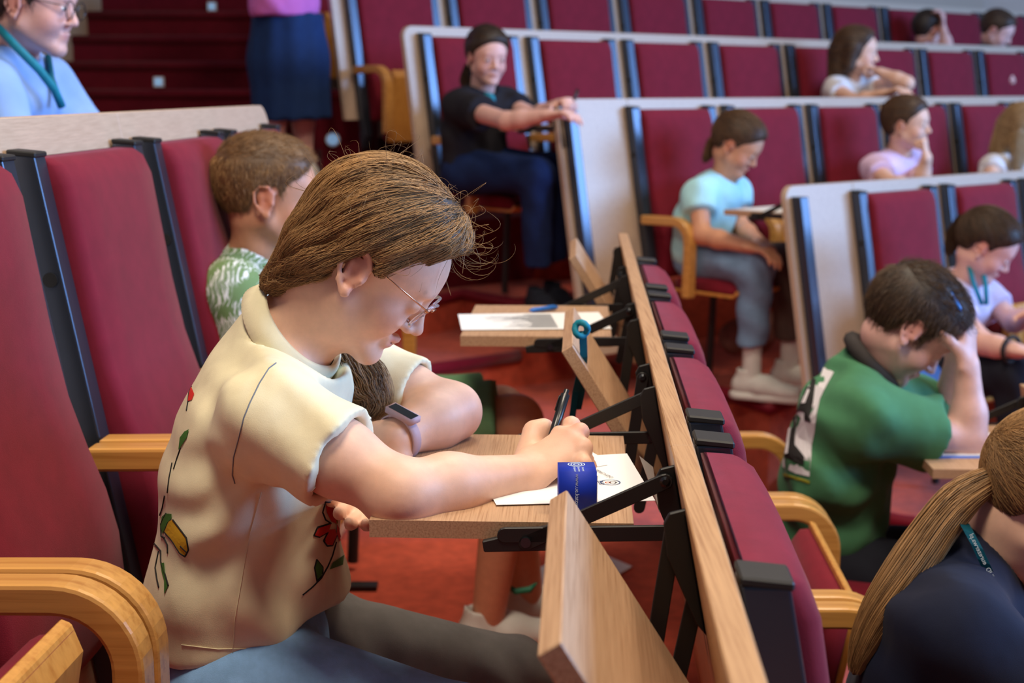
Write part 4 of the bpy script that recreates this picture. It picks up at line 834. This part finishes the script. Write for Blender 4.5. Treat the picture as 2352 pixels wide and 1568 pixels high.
# ------------------------------------------------------------------ everybody else
SHORT = [(.12, .085), (.086, .076), (.058, .046), (.040, .030), (.030, -.010), (.018, -.008), (.013, .024), (-.013, .024), (-.028, .0), (-.038, -.045), (-.055, -.072), (-.13, -.08), (-.17, .18), (.12, .18)]
BACK = [(.12, .088), (.088, .074), (.064, .046), (.040, .026), (.026, .0), (.014, .004), (.010, .020), (-.013, .020), (-.028, -.005), (-.036, -.04), (-.055, -.075), (-.13, -.09), (-.17, .18), (.11, .18)]
def hair(e, M, s, style, mat, thick=1.0, tail=None, trad=None, res=.005, n=1500, r0=.0007, gather=(0, -.10, .02), tie=None, flow=None, ln=.022, lift=.18):
    L = lambda x, y, z: M @ Vector((x*s, y*s, z*s)); F = Field(); t = .010*thick
    F.el(L(0, -.014, .038), [q*s for q in (.074+t, .093+t, .084+t*1.1)], M, .02); F.el(L(0, .036, .062), [q*s for q in (.060+t, .048+t*.6, .044+t)], M, .03)
    if style == 'long':
        for q in (-1, 1): F.rc(L(q*.066, -.015, .02), L(q*.070, -.025, -.07), .028*s, .026*s, .03)
        F.rc(L(0, -.08, .0), L(0, -.075, -.12), .052*s, .05*s, .03, lat=M.to_3x3() @ Vector((1, 0, 0)), ratio=1.3)
        F.poly(M, [(.11, .098), (.082, .086), (.060, .055), (.036, .02), (.022, -.05), (.010, -.10), (.0, -.20), (-.20, -.20), (-.20, .20), (.11, .20)], .008, s)
    else: F.poly(M, SHORT if style == 'short' else BACK, .010, s)
    me = F.mesh(res, 'hair'); ho = link('hair', me, mat, e); me.attributes.new('shade', 'FLOAT', 'POINT'); ctr = L(0, -.01, .03)
    if n:
        Mi_ = M.inverted(); R3_ = M.to_3x3(); fl_ = lambda p: R3_ @ (Vector((0, .9, .1)) if (Mi_ @ p).z > .075*s else Vector((0, .25, -1)))
        if style == 'short': pa = short_strands(me, ctr, n, ln*s, r0, flow if flow is not None else fl_, lift)
        else: pa = sweep_strands(me, ctr, L(*gather), n, r0, 10, .0015, .003)
        stuff(link('hair_strands', strands_mesh(pa, r0), mat, ho))
    if tail:
        F = Field(); ponytail(F, tail, [q*.6 for q in trad], .02); to = blob('ponytail', F, res, mat, ho); stuff(link('ponytail_strands', strands_mesh(tail_strands(tail, trad, max(250, n//2), 16, .0012), r0*1.2), mat, to))
    if tie: 
        bm = bmesh.new(); a = tie[1]; c = tie[0]; d = Vector(a).normalized(); u = d.orthogonal().normalized(); w_ = d.cross(u); b_tube(bm, [Vector(c)+(u*math.cos(k)+w_*math.sin(k))*tie[2] for k in [i*2*math.pi/16 for i in range(17)]], tie[3], 8, False); link('hair_tie', mesh_of(bm), tie[4], ho, True)
    return ho
def face(e, M, s, brow=brow_m):
    L = lambda x, y, z: M @ Vector((x*s, y*s, z*s))
    for q in (-1, 1):
        F = Field(); F.el(L(q*.031, .0800, -.001), [w_*s for w_ in (.0105, .009, .0055)], M, .002); eo = blob('eye', F, .0022, eyew, e); F = Field(); F.el(L(q*.031, .0848, -.001), [w_*s for w_ in (.0062, .0056, .0056)], M, .002); blob('iris', F, .002, eye_m, eo)
        bm = bmesh.new(); b_tube(bm, [L(q*.018, .0885, .019), L(q*.030, .0875, .0225), L(q*.046, .076, .018)], [.0022*s, .0026*s, .0014*s], 6); link('eyebrow', mesh_of(bm), brow, e, True)
def person(label, hd, hb, N, sh, el, wr, H, kn=None, an=None, sk=skin_f, shirt=None, pants=None, hm=None, style='back', frac=.55, res=.006, pres=.009, hands=(None, None), d0=.092, mp=None, hipw=1.5, hem=None, shorts=None, neck_r=.058, sleeve=(.056, .064), hairkw={}, toe=None, shoes=True, floor_z=0, collar=True, longsleeve=False, headkw={}, faces=True, wmag=.002, legr=(.075, .058, .046), w=.0, chest=1.0, smat=None, shoem=None):
    pos, heading, pitch, roll, s = hd; M = head_frame(pos, heading, pitch, roll); e = empty('person', Vector((H[0], H[1], floor_z)), label, 'person')
    B_ = Field(); head(B_, M, s, **headkw); B_.rc(M @ Vector((0, -.02*s, -.045*s)), hb, .05*s, .044*s, .02); B_.rc(hb, N, .045*s, .052*s, .025); lat = (Vector(sh[0])-Vector(sh[1])).normalized(); B_.rc(Vector(N).lerp(Vector(H), .1), Vector(N).lerp(Vector(H), .5), .042, .055, .03, lat=lat, ratio=1.4); B_.rc(Vector(N).lerp(Vector(H), .5), H, .06, .07, .03, lat=lat, ratio=1.3)
    for q in (0, 1):
        a, b, c = Vector(sh[q]), Vector(el[q]), Vector(wr[q]); B_.rc(Vector(N).lerp(Vector(H), .08), a, .028, .036, .02); B_.rc(a, b, .040*s, .034*s, .02); B_.rc(b, b.lerp(c, .35), .035*s, .035*s, .02); B_.rc(b.lerp(c, .35), c, .034*s, .024*s, .02)
        hk = hands[q]
        if hk != 'none':
            hk = hk or {}; hand(B_, c, hk.get('d', c-b), hk.get('n', (0, 0, -1)), q == 0, hk.get('s', .95*s), hk.get('curl', (25, 30, 20)), .05, hk.get('thumb', (.6, .75, .25)))
    if shorts:
        for q in (0, 1): B_.rc(Vector(H).lerp(Vector(kn[q]), .4), kn[q], legr[0]*.85, legr[1]*.95, .02); B_.rc(kn[q], Vector(kn[q]).lerp(Vector(an[q]), .3), legr[1]*.92, legr[2]*1.12, .02); B_.rc(Vector(kn[q]).lerp(Vector(an[q]), .3), an[q], legr[2]*1.12, .034, .02)
    sp = [(M @ Vector((q*.075*s, -.004*s, z*s)), .026*s, .42, 'r') for q in (-1, 1) for z in (.014, -.006)]+[(M @ Vector((x*s, .085*s, -.06*s)), .010*s, .45, 'r') for x in (-.011, 0, .011)]+[(M @ Vector((q*.040*s, .060*s, -.03*s)), .032*s, .3, 'r') for q in (-1, 1)]
    blob('body', B_, res, sk, e, sp)
    if faces: face(e, M, s)
    F = shirt_field(N, H, sh, el, 1.0 if longsleeve else frac, w, d0, hipw, sleeve[0], sleeve[1], mp, neck_r, hb, hem, chest=chest)
    if longsleeve:
        for q in (0, 1): F.rc(el[q], Vector(el[q]).lerp(Vector(wr[q]), .95), sleeve[1], .04, .03, flat=True)
    c0 = V3(N); F.warp(lambda X, Y, Z: wmag*np.sin((X-c0[0])*38+(Z-c0[2])*55+np.sin((Y-c0[1])*27+X*19)*1.6)+wmag*.6*np.sin((Y-c0[1])*60-(Z-c0[2])*40+np.sin(X*33)))
    so = blob('t_shirt' if not longsleeve else 'shirt', F, pres if smat is None else pres*.7, shirt, e)
    if collar: ring_collar(Vector(N).lerp(Vector(hb), .12), hb, neck_r*.98, .006, shirt, so)
    if pants is not None and kn is not None:
        F = Field(); hl = lat*.075
        for q in (0, 1):
            h = Vector(H)+hl*(1 if q == 0 else -1); F.rc(H, h, .095, .09, .03)
            if shorts: F.rc(h, h.lerp(Vector(kn[q]), shorts), .092, .085, .03, flat=True)
            else: F.rc(h, kn[q], .090, legr[0]*.9, .03); F.rc(kn[q], an[q], legr[0]*.88, legr[2]*1.15, .025, flat=True)
        F.warp(lambda X, Y, Z: .0022*np.sin(X*50+Z*44+np.sin(Y*30+X*15)*2)); pm = pants if not isinstance(pants, tuple) else pants[0]; blob('shorts' if shorts else 'trousers', F, pres, pm, e)
        if shoes:
            td = toe or (math.cos(math.radians(heading)), math.sin(math.radians(heading)))
            for q in (0, 1): shoe(e, an[q], td, shoem or shoe_w, shoem or sole_w, res=.007, floor_z=floor_z)
    if hm: hair(e, M, s, style, hm, **hairkw)
    return e, M, so
def lanyard(pts, w_, mat, label, txt=None):
    e = empty('lanyard', pts[0], label, 'lanyard'); bm = bmesh.new(); b_tube(bm, pts, w_, 6); bmesh.ops.recalc_face_normals(bm, faces=bm.faces); link('ribbon', mesh_of(bm), mat, e, True); return e

# leaf-print boy
x = NT('leaf_print_cotton').base(None, .85, 0, .3); v = x.coord((1, 1, 1)); n1 = x.n('ShaderNodeTexVoronoi', Scale=17.0, _feature='F1', _distance='MINKOWSKI'); n1.inputs['Exponent'].default_value = 1.1; wv = x.n('ShaderNodeTexWave', Scale=26.0, Distortion=9.0, Detail=3.0); x.l(v, wv.inputs['Vector']); mxv = x.n('ShaderNodeMix', _data_type='RGBA'); x.l(v, mxv.inputs[6]); x.l(wv.outputs['Color'], mxv.inputs[7]); mxv.inputs['Factor'].default_value = .06; x.l(mxv.outputs[2], n1.inputs['Vector'])
nz = x.noise(v, 24, 3, .55); ad = x.n('ShaderNodeMath', _operation='ADD'); x.l(n1.outputs['Distance'], ad.inputs[0]); x.l(nz, ad.inputs[1]); mu = x.n('ShaderNodeMath', _operation='MULTIPLY'); x.l(ad.outputs[0], mu.inputs[0]); mu.inputs[1].default_value = .6; x.l(x.ramp(mu.outputs[0], [(.40, lin((48, 80, 52))), (.50, lin((86, 118, 66))), (.545, lin((150, 172, 128))), (.57, lin((232, 232, 234))), (.66, lin((226, 228, 228))), (.72, lin((110, 138, 90)))]), x.b.inputs['Base Color']); leafm = x.m
green_sh = fabric('green_shorts', (92, 128, 92), .1, 800, .3, .9, 0, .2)
e, M, so = person('boy in green leaf-print shirt sitting behind the writing girl', (at(612, 452, 2.95), 12, 6, 0, 1.0), at(592, 560, 2.96), at(562, 612, 2.97), [at(532, 672, 2.80), at(632, 655, 3.12)], [at(600, 870, 2.78), at(720, 860, 3.14)], [at(760, 925, 2.86), at(860, 930, 3.05)], at(590, 985, 2.97), [at(1185, 968, 2.87), at(1150, 945, 3.06)], [at(1120, 1425, 2.96), at(1215, 1400, 3.12)], skin_t, leafm, green_sh, h_sandy, 'short', mp=at(562, 800, 2.96), d0=.104, shorts=.93, hairkw=dict(res=.004, n=8000, r0=.0005, thick=.65, ln=.014, lift=.16), pres=.007, res=.0045, toe=(.75, .25), collar=False, frac=.6, legr=(.07, .055, .044))
# polo collar
bm = bmesh.new(); b_tube(bm, [at(508, 588, 2.90), at(520, 565, 2.97), at(560, 560, 3.02), at(610, 590, 2.96), at(640, 612, 2.92)], [.012, .014, .014, .013, .010], 8); link('collar', mesh_of(bm), leafm, so, True)
for (u, v, Y) in ((1195, 1352, 3.02),):
    bm = bmesh.new(); c = at(u, v, Y-.06); b_tube(bm, [c+Vector((-.035, 0, .012)), c+Vector((-.01, -.004, -.004)), c+Vector((.02, -.004, .0)), c+Vector((.035, 0, .014))], [.003, .008, .008, .002], 6); link('shoe_mark', mesh_of(bm), plain('shoe_green', (30, 120, 90), .5), e, True)

# green-shirt boy
gm = fabric('green_cotton', (72, 126, 90), .08, 700, .2, .9, .05, .3, 7); blackp = fabric('black_trousers', (26, 28, 38), .1, 700, .2, .9)
wrR = at(2222, 838, 3.02); eg, M, so = person('boy in green shirt with dark collar holding a pen to his forehead', (at(2085, 750, 3.08), -4, 45, 0, 1.02), at(2040, 812, 3.10), at(1985, 850, 3.13), [at(1990, 965, 2.955), at(2095, 935, 3.27)], [at(2226, 1012, 3.0), at(2165, 985, 3.3)], [wrR, at(2196, 830, 3.20)], at(1900, 1300, 3.12), [at(2200, 1330, 3.0), at(2250, 1290, 3.2)], [at(2240, 1700, 3.0), at(2290, 1640, 3.2)], skin_p, gm, blackp, h_dark, 'short', mp=at(1925, 1085, 3.11), frac=.64, sleeve=(.066, .078), d0=.108, hipw=1.35, hands=(dict(d=at(2222, 700, 3.06)-wrR, n=(-.6, .6, .1), curl=(35, 50, 40), s=1.0), dict(d=at(2180, 740, 3.12)-at(2196, 830, 3.2), n=(-.8, -.2, 0), curl=(45, 55, 40))), hairkw=dict(res=.0045, n=7000, r0=.0006, thick=1.15, ln=.020, lift=.22), pres=.008, res=.0045, floor_z=-STEP, collar=False, wmag=.004)
dkc = fabric('charcoal_knit', (58, 54, 54), .1, 700, .2, .9)
ring_collar(at(2005, 830, 3.11), at(2050, 790, 3.1), .066, .017, dkc, so, 'knit_collar')
Bg = bvh_of(so.data); wht = plain('print_white', (214, 210, 216), .8)
Kg = lambda p: scrop(p, 1780, 780, 4.112)
decal(Bg, [Kg([(370, 215), (560, 310), (500, 420), (430, 560), (400, 700), (380, 870), (350, 1000), (340, 1150), (330, 1290), (200, 1260), (80, 1200), (80, 1080), (110, 930), (150, 720), (190, 560), (250, 400)])], wht, so, 'back_print', .002)
decal(Bg, [Kg([(320, 360), (392, 385), (350, 780), (290, 760), (305, 690), (230, 670), (205, 700), (190, 690)]), Kg([(150, 760), (215, 720), (160, 1110), (285, 1110), (280, 1185), (100, 1110)])], print_k, so, 'back_print_letter', .004)
decal(Bg, [Kg([(320, 480), (340, 490), (300, 610), (265, 610)]), Kg([(150, 850), (175, 830), (140, 1080), (115, 1080)])], wht, so, 'back_print', .006)
decal(Bg, [Kg([(90, 1258), (335, 1330), (330, 1358), (90, 1285)])], plain('print_gold', (150, 150, 40), .8), so, 'back_print', .003)
pen(at(2208, 715, 3.0), at(2180, 668, 3.02), .0045, pen_blue, 'blue pen held against the forehead of the green-shirt boy')
sheet([Vector((.80, 2.95, .4302)), Vector((1.02, 2.95, .4302)), Vector((1.05, 3.22, .4302)), Vector((.86, 3.22, .4302))], 'printed sheet under the elbow of the green-shirt boy', 16)
bm = bmesh.new(); b_box(bm, (.792, 2.93, .4298), (1.0, 2.955, .4308)); tag(link('plastic_folder', mesh_of(bm), plain('folder_blue', (70, 120, 215), .4)), 'thin blue folder edge under the sheet of the green-shirt boy', 'folder')

# navy-shirt girl
navy = fabric('navy_cotton', (20, 26, 48), .08, 800, .2, .9, .05, .3, 7)
Mh = head_frame(at(2402, 1160, 1.95), -6, 40); tiep = at(2290, 1090, 1.95)
tail = [at(2290, 1092, 1.95), at(2200, 1150, 1.93), at(2110, 1270, 1.90), at(2030, 1390, 1.87), at(1985, 1480, 1.86), at(1962, 1545, 1.855)]
en, M, so = person('girl in navy shirt with long brown ponytail at the lower right', (at(2402, 1160, 1.95), -6, 40, 0, 1.0), at(2318, 1232, 1.96), at(2235, 1275, 1.975), [at(2205, 1460, 1.80), at(2350, 1380, 2.14)], [at(2480, 1690, 1.74), at(2560, 1560, 2.16)], [at(2640, 1560, 1.8), at(2620, 1520, 2.05)], at(2010, 1900, 1.97), [at(2400, 1930, 1.85), at(2420, 1900, 2.08)], [at(2480, 2480, 1.85), at(2500, 2400, 2.08)], skin_f, navy, blackp, h_brown, 'back', mp=at(2130, 1620, 1.97), d0=.10, hairkw=dict(res=.004, n=5000, r0=.00045, thick=1.2, gather=(0, -.10, .025), tail=tail, trad=[.015, .027, .030, .027, .020, .008], tie=(tiep, tail[1]-tail[0], .013, .008, plain('black_tie', (20, 20, 22), .8))), pres=.006, res=.005, floor_z=-STEP, collar=True, sleeve=(.064, .07), frac=.6, neck_r=.052)
Bn = bvh_of(so.data)
lp = [at(2212, 1196, 1.915), at(2226, 1222, 1.88), at(2244, 1255, 1.868), at(2260, 1290, 1.866), at(2276, 1325, 1.87), at(2296, 1355, 1.89)]
le = empty('lanyard', lp[0], 'teal lanyard with white lettering round the navy-shirt girl\'s neck', 'lanyard'); bm = bmesh.new(); nv = [(bm.verts.new(p+Vector((-.0085, 0, .004))), bm.verts.new(p+Vector((.0085, 0, -.004)))) for p in lp]
for a, b in zip(nv, nv[1:]): bm.faces.new((a[0], a[1], b[1], b[0]))
bmesh.ops.solidify(bm, geom=bm.faces[:], thickness=.001); link('ribbon', mesh_of(bm), teal_d, le)
lt = (lp[4]-lp[1]).normalized(); link('lettering', text_mesh('EUD  eurezerwa.pl', .0085, frame(lp[2].lerp(lp[3], .6)+Vector((0, -.003, 0)), -lt, Vector((.9, -.1, .5)))), plain('white_print', (220, 235, 240), .6), le)

# blue-shirt boy in the row behind
bls = fabric('light_blue_shirt', (140, 172, 222), .05, 800, .15, .85, 0, .3, 7)
eb, M, so = person('boy in light blue shirt and glasses in the row behind, upper left', (at(70, 8, 3.42), -4, 8, 0, 1.05), at(38, 100, 3.45), at(30, 142, 3.46), [at(-25, 215, 3.28), at(108, 200, 3.62)], [at(60, 420, 3.2), at(205, 330, 3.62)], [at(260, 400, 3.3), at(330, 330, 3.5)], at(-60, 560, 3.46), [at(300, 560, 3.32), at(330, 540, 3.56)], [at(320, 950, 3.32), at(350, 920, 3.56)], skin_p, bls, blackp, h_dark, 'short', longsleeve=True, d0=.11, hairkw=dict(n=2500), floor_z=STEP, sleeve=(.065, .062), mp=at(0, 370, 3.46), collar=False, wmag=.003, neck_r=.054)
L = lambda x, y, z: M @ Vector((x*1.05, y*1.05, z*1.05)); ge = empty('eyeglasses', L(0, .1, 0), 'thin metal eyeglasses on the boy in light blue shirt', 'glasses')
for q in (-1, 1):
    bm = bmesh.new(); b_tube(bm, [L(q*.034+.022*math.cos(t), .100, -.002+.019*math.sin(t)) for t in [k*2*math.pi/20 for k in range(21)]], .0014, 6, False); link('rim', mesh_of(bm), bolt_m, ge, True); bm = bmesh.new(); b_tube(bm, [L(q*.057, .098, .005), L(q*.076, .0, .012)], .0012, 6); link('temple', mesh_of(bm), bolt_m, ge, True)
ring_collar(at(40, 140, 3.455), at(60, 105, 3.45), .066, .014, bls, so)
bm = bmesh.new(); b_tube(bm, [at(-5, 62, 3.36), at(40, 110, 3.32), at(90, 160, 3.33), at(125, 205, 3.36), at(142, 245, 3.38)], .010, 6); bm2 = bmesh.new(); b_tube(bm2, [at(110, 130, 3.5), at(118, 180, 3.44), at(140, 240, 3.42)], .008, 6); le = empty('lanyard', at(90, 160, 3.33), 'teal lanyard on the boy in light blue shirt', 'lanyard'); link('ribbon', mesh_of(bm), teal, le, True); link('ribbon', mesh_of(bm2), teal_d, le, True)

# standing person on the stairs
pink = fabric('pink_cotton', (206, 112, 190), .05, 700, .2, .9, 0, .3); skirtm = fabric('navy_skirt', (22, 48, 92), .1, 700, .2, .85, 0, .3, 6)
S_ = lambda x, y, z: Vector((x+.02, y-.14, z))
es, M, so = person('person standing on the stairs in pink top and navy skirt', (S_(-1.02, 6.82, 2.18), 160, 5, 0, 1.05), S_(-1.02, 6.85, 2.07), S_(-1.02, 6.86, 2.0), [S_(-1.06, 7.04, 1.95), S_(-1.12, 6.69, 1.95)], [S_(-1.15, 7.06, 1.72), S_(-1.2, 6.66, 1.74)], [S_(-1.32, 6.98, 1.70), S_(-1.34, 6.72, 1.72)], S_(-1.03, 6.86, 1.54), [S_(-.97, 6.93, 1.11), S_(-1.08, 6.80, 1.11)], [S_(-.965, 6.93, .825), S_(-1.075, 6.81, .825)], skin_p, pink, skirtm, h_blond, 'back', hairkw=dict(n=300), floor_z=.745, d0=.11, hem=S_(-1.0, 6.86, 1.485), hipw=1.55, w=.03, shorts=.35, toe=(-.9, .3))
F = Field(); c = S_(-1.015, 6.86, 0); F.rc(c+Vector((0, 0, 1.50)), c+Vector((0, 0, 1.30)), .155, .178, .03, lat=(0, 1, 0), ratio=1.1, flat0=True); F.rc(c+Vector((0, 0, 1.30)), c+Vector((.012, 0, 1.035)), .178, .176, .03, flat=True); F.warp(lambda X, Y, Z: .004*np.sin(np.arctan2(Y-6.72, X+.995)*11)); blob('skirt', F, .01, skirtm, es)

# black-shirt girl, third far row
blk = fabric('black_cotton', (30, 28, 34), .08, 700, .2, .9, 0, .3); jeans_d = fabric('dark_blue_jeans', (18, 36, 76), .15, 700, .2, .9)
person('girl in black shirt looking towards the camera, first in the third far row', (at(1118, 132, 5.86), -66, 8, 0, .96), at(1110, 190, 5.9), at(1106, 216, 5.92), [at(1055, 245, 5.80), at(1160, 238, 6.02)], [at(1165, 278, 5.50), at(1228, 268, 5.82)], [at(1262, 264, 5.40), at(1285, 240, 5.62)], at(1098, 390, 5.88), [at(1232, 402, 5.60), at(1268, 392, 5.78)], [at(1235, 610, 5.66), at(1272, 596, 5.84)], skin_p, blk, jeans_d, h_dark, 'back', frac=.5, mp=at(1090, 310, 5.9), hairkw=dict(n=700, tail=[at(1085, 150, 5.98), at(1075, 185, 5.97), at(1082, 215, 5.95)], trad=[.03, .035, .02]), floor_z=.312, d0=.10, sleeve=(.062, .07), hands=(None, dict(curl=(50, 60, 40))), shoem=blackp)
pen(at(1318, 232, 5.5), at(1327, 205, 5.52), .006, pen_blk, 'dark pen in the hand of the black-shirt girl')
F = Field(); F.el(at(1124, 225, 5.78), (.022, .012, .02)); F.rc(at(1118, 218, 5.80), at(1130, 232, 5.77), .012, .014, .01); tag(blob('badge', F, .004, teal, None), 'round teal badge on the chest of the black-shirt girl', 'badge')

# mint-shirt girl, second far row
mint = fabric('mint_cotton', (176, 226, 232), .05, 700, .2, .9, 0, .3); jeans_l = fabric('pale_blue_jeans', (120, 152, 186), .15, 600, .3, .9, 0, .3); brownp = fabric('brown_leg_cloth', (86, 70, 64), .1, 700, .2, .9)
em, M, so = person('girl in mint shirt and jeans looking down at her lap', (at(1690, 333, 5.70), -24, 30, 0, 1.0), at(1672, 388, 5.72), at(1655, 415, 5.74), [at(1604, 448, 5.60), at(1690, 440, 5.86)], [at(1612, 540, 5.52), at(1700, 520, 5.80)], [at(1725, 568, 5.36), at(1748, 560, 5.55)], at(1612, 575, 5.72), [at(1735, 608, 5.42), at(1795, 600, 5.62)], [at(1728, 785, 5.46), at(1815, 775, 5.64)], skin_t, mint, None, h_mid, 'back', frac=.42, mp=at(1620, 500, 5.73), hairkw=dict(n=900, tail=[at(1675, 292, 5.76), at(1640, 330, 5.78), at(1618, 372, 5.77)], trad=[.022, .032, .012], gather=(0, -.10, .06), tie=(at(1678, 290, 5.72), Vector((-1, 0, -.6)), .020, .009, plain('white_clip', (220, 225, 235), .4))), floor_z=.022, d0=.095, collar=False)
h0 = at(1600, 590, 5.66); h1 = at(1640, 580, 5.80)
for nm, h, k, a, mt in (('trouser_leg', h0, at(1735, 610, 5.42), at(1728, 790, 5.46), jeans_l), ('far_trouser_leg', h1, at(1795, 602, 5.62), at(1815, 775, 5.64), brownp)):  # near leg coloured pale blue, far leg coloured brown
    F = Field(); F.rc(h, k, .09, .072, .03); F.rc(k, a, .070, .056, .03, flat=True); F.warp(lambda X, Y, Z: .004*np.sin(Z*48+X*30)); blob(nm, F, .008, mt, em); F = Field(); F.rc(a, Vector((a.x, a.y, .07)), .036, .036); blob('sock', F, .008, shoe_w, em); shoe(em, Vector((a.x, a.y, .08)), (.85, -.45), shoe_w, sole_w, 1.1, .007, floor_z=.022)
sheet([R1.P(.20, -.33, 1.0105), R1.P(-.08, -.33, 1.0105), R1.P(-.08, -.12, 1.0105), R1.P(.20, -.12, 1.0105)], 'paper lying on the desk of the mint-shirt girl')

# chin-on-hand girl and neighbours
lil = fabric('lilac_cotton', (226, 196, 226), .05, 700, .2, .9, 0, .3); lil2 = fabric('pale_lilac_cotton', (214, 200, 222), .05, 700, .2, .9, 0, .3); whi = fabric('white_cotton', (226, 226, 230), .04, 700, .2, .9, 0, .3)
person('girl in lilac shirt resting her chin on her fist', (at(2082, 288, 6.42), -32, -2, 0, 1.0), at(2068, 340, 6.46), at(2058, 362, 6.48), [at(2008, 388, 6.36), at(2100, 374, 6.62)], [at(2050, 425, 6.10), at(2112, 425, 6.24)], [at(2098, 425, 6.0), at(2128, 362, 6.20)], at(2040, 520, 6.5), [at(2160, 540, 6.15), at(2200, 530, 6.35)], [at(2170, 720, 6.15), at(2210, 710, 6.35)], skin_f, lil, jeans_d, h_mid, 'back', frac=.45, hairkw=dict(n=500), floor_z=.022, hands=(None, dict(d=(-.15, .15, 1), n=(-.8, .5, 0), curl=(88, 95, 60), s=.9)))
person('girl with long blond hair in white top at the right edge', (at(2352, 300, 7.0), -25, 15, 0, 1.0), at(2338, 350, 7.03), at(2330, 370, 7.05), [at(2280, 385, 6.92), at(2365, 380, 7.18)], [at(2275, 420, 6.7), at(2370, 420, 6.9)], [at(2330, 425, 6.6), at(2390, 420, 6.7)], at(2310, 520, 7.05), None, None, skin_f, whi, None, h_blond, 'long', frac=.4, hairkw=dict(n=600, tail=[at(2342, 300, 6.9), at(2338, 350, 6.88), at(2336, 395, 6.86)], trad=[.03, .04, .04]), floor_z=.022)
person('girl in white top with loose brown hair propping her cheek', (at(1966, 122, 7.52), -14, 2, 0, 1.05), at(1954, 172, 7.55), at(1948, 192, 7.56), [at(1918, 205, 7.45), at(1990, 200, 7.68)], [at(1965, 235, 7.25), at(2082, 192, 7.32)], [at(2030, 215, 7.15), at(2022, 166, 7.40)], at(1935, 330, 7.58), None, None, skin_f, whi, None, h_mid, 'long', frac=.35, hairkw=dict(n=600), floor_z=.312, hands=(None, dict(n=(-.7, .4, 0), curl=(70, 70, 40), s=.85)))
person('dark-haired person at the back raising a hand to the head', (at(2132, 72, 9.5), 20, 10, 0, 1.05), at(2125, 108, 9.52), at(2122, 122, 9.53), [at(2090, 132, 9.45), at(2152, 130, 9.62)], [at(2175, 108, 9.3), at(2170, 145, 9.6)], [at(2165, 66, 9.4), at(2180, 150, 9.4)], at(2115, 210, 9.55), None, None, skin_p, lil2, None, h_dark, 'short', faces=False, hairkw=dict(n=0, res=.007), floor_z=.602, res=.008, hands=(dict(d=(0, .1, 1), n=(-.8, 0, 0), curl=(40, 50, 30)), 'none'))
person('boy with brown hair looking down at the top right', (at(2288, 72, 9.4), -30, 25, 0, 1.05), at(2280, 102, 9.42), at(2276, 116, 9.43), [at(2248, 128, 9.35), at(2306, 126, 9.52)], [at(2250, 170, 9.2), at(2310, 165, 9.4)], [at(2290, 170, 9.05), at(2320, 165, 9.2)], at(2270, 200, 9.45), None, None, skin_p, blk, None, h_mid, 'short', hairkw=dict(n=0, res=.007), floor_z=.602, res=.008)
# lanyard girl, lowest far row
wrl = at(2340, 806, 4.68); e1, M, so = person('girl in pale lilac shirt with teal lanyard reading at the lowest far row', (at(2262, 566, 5.03), -22, 32, 0, 1.03), at(2232, 628, 5.06), at(2205, 650, 5.09), [at(2178, 700, 4.95), at(2262, 680, 5.22)], [at(2262, 790, 4.80), at(2330, 740, 5.1)], [wrl, at(2370, 720, 4.9)], at(2170, 850, 5.10), [at(2330, 860, 4.75), at(2380, 850, 4.95)], [at(2330, 1080, 4.75), at(2390, 1060, 4.95)], skin_p, lil2, blackp, h_dark, 'back', frac=.5, mp=at(2185, 760, 5.09), hairkw=dict(n=1200, tail=[at(2222, 500, 5.1), at(2195, 540, 5.12), at(2178, 585, 5.12)], trad=[.03, .034, .014], gather=(0, -.09, .075)), floor_z=-.268)
lanyard([at(2226, 612, 5.01), at(2236, 650, 4.975), at(2256, 700, 4.96)], .008, teal, 'left strand of teal lanyard on the lilac-shirt girl'); lanyard([at(2258, 622, 5.0), at(2264, 655, 4.97), at(2266, 700, 4.955)], .008, teal, 'right strand of teal lanyard on the lilac-shirt girl')
bm = bmesh.new(); c = at(2318, 790, 4.69); d = (wrl-at(2262, 790, 4.8)).normalized(); u = d.orthogonal(); w2 = d.cross(u); b_tube(bm, [wrl-d*.03+(u*math.cos(k)+w2*math.sin(k))*.032 for k in [i*2*math.pi/16 for i in range(17)]], .007, 6, False); tag(link('bracelet', mesh_of(bm), print_k), 'black beaded bracelet on the lanyard girl\'s wrist', 'bracelet')
sheet([R0.P(-.80, -.33, 1.0108), R0.P(-1.1, -.33, 1.0108), R0.P(-1.1, -.1, 1.0108), R0.P(-.80, -.1, 1.0108)], 'white sheet on the desk of the lanyard girl')
# bags
F = Field(); F.rc(at(2110, 870, 4.85), at(2135, 880, 4.85), .05, .055, .03); F.rc(at(2125, 850, 4.86), at(2120, 930, 4.83), .04, .06, .03); tag(blob('cloth_bag', F, .008, fabric('bright_blue_cloth', (70, 120, 220), .1, 500, .2, .8), None), 'bright blue cloth bag in front of the green-shirt boy\'s face', 'bag')
F = Field(); c = at(1690, 775, 5.85); F.rc(c, c+Vector((.10, .03, -.01)), .07, .06, .04); F.rc(c+Vector((.05, 0, .03)), c+Vector((.16, .05, .05)), .05, .05, .04); tag(blob('backpack', F, .008, fabric('brown_pink_cloth', (120, 84, 74), .25, 200, .3, .9), None), 'brownish bag on the floor under the mint-shirt girl\'s seat', 'bag')
F = Field(); c = W(1285, 625, .34); F.rc(c, c+Vector((.05, .1, .05)), .07, .08, .04); F.rc(c+Vector((-.10, 0, -.01)), c, .035, .05, .04); tag(blob('backpack', F, .01, fabric('orange_red_cloth', (150, 40, 24), .25, 200, .3, .9), None), 'red and orange bag lying under the black-shirt girl\'s desk', 'bag')
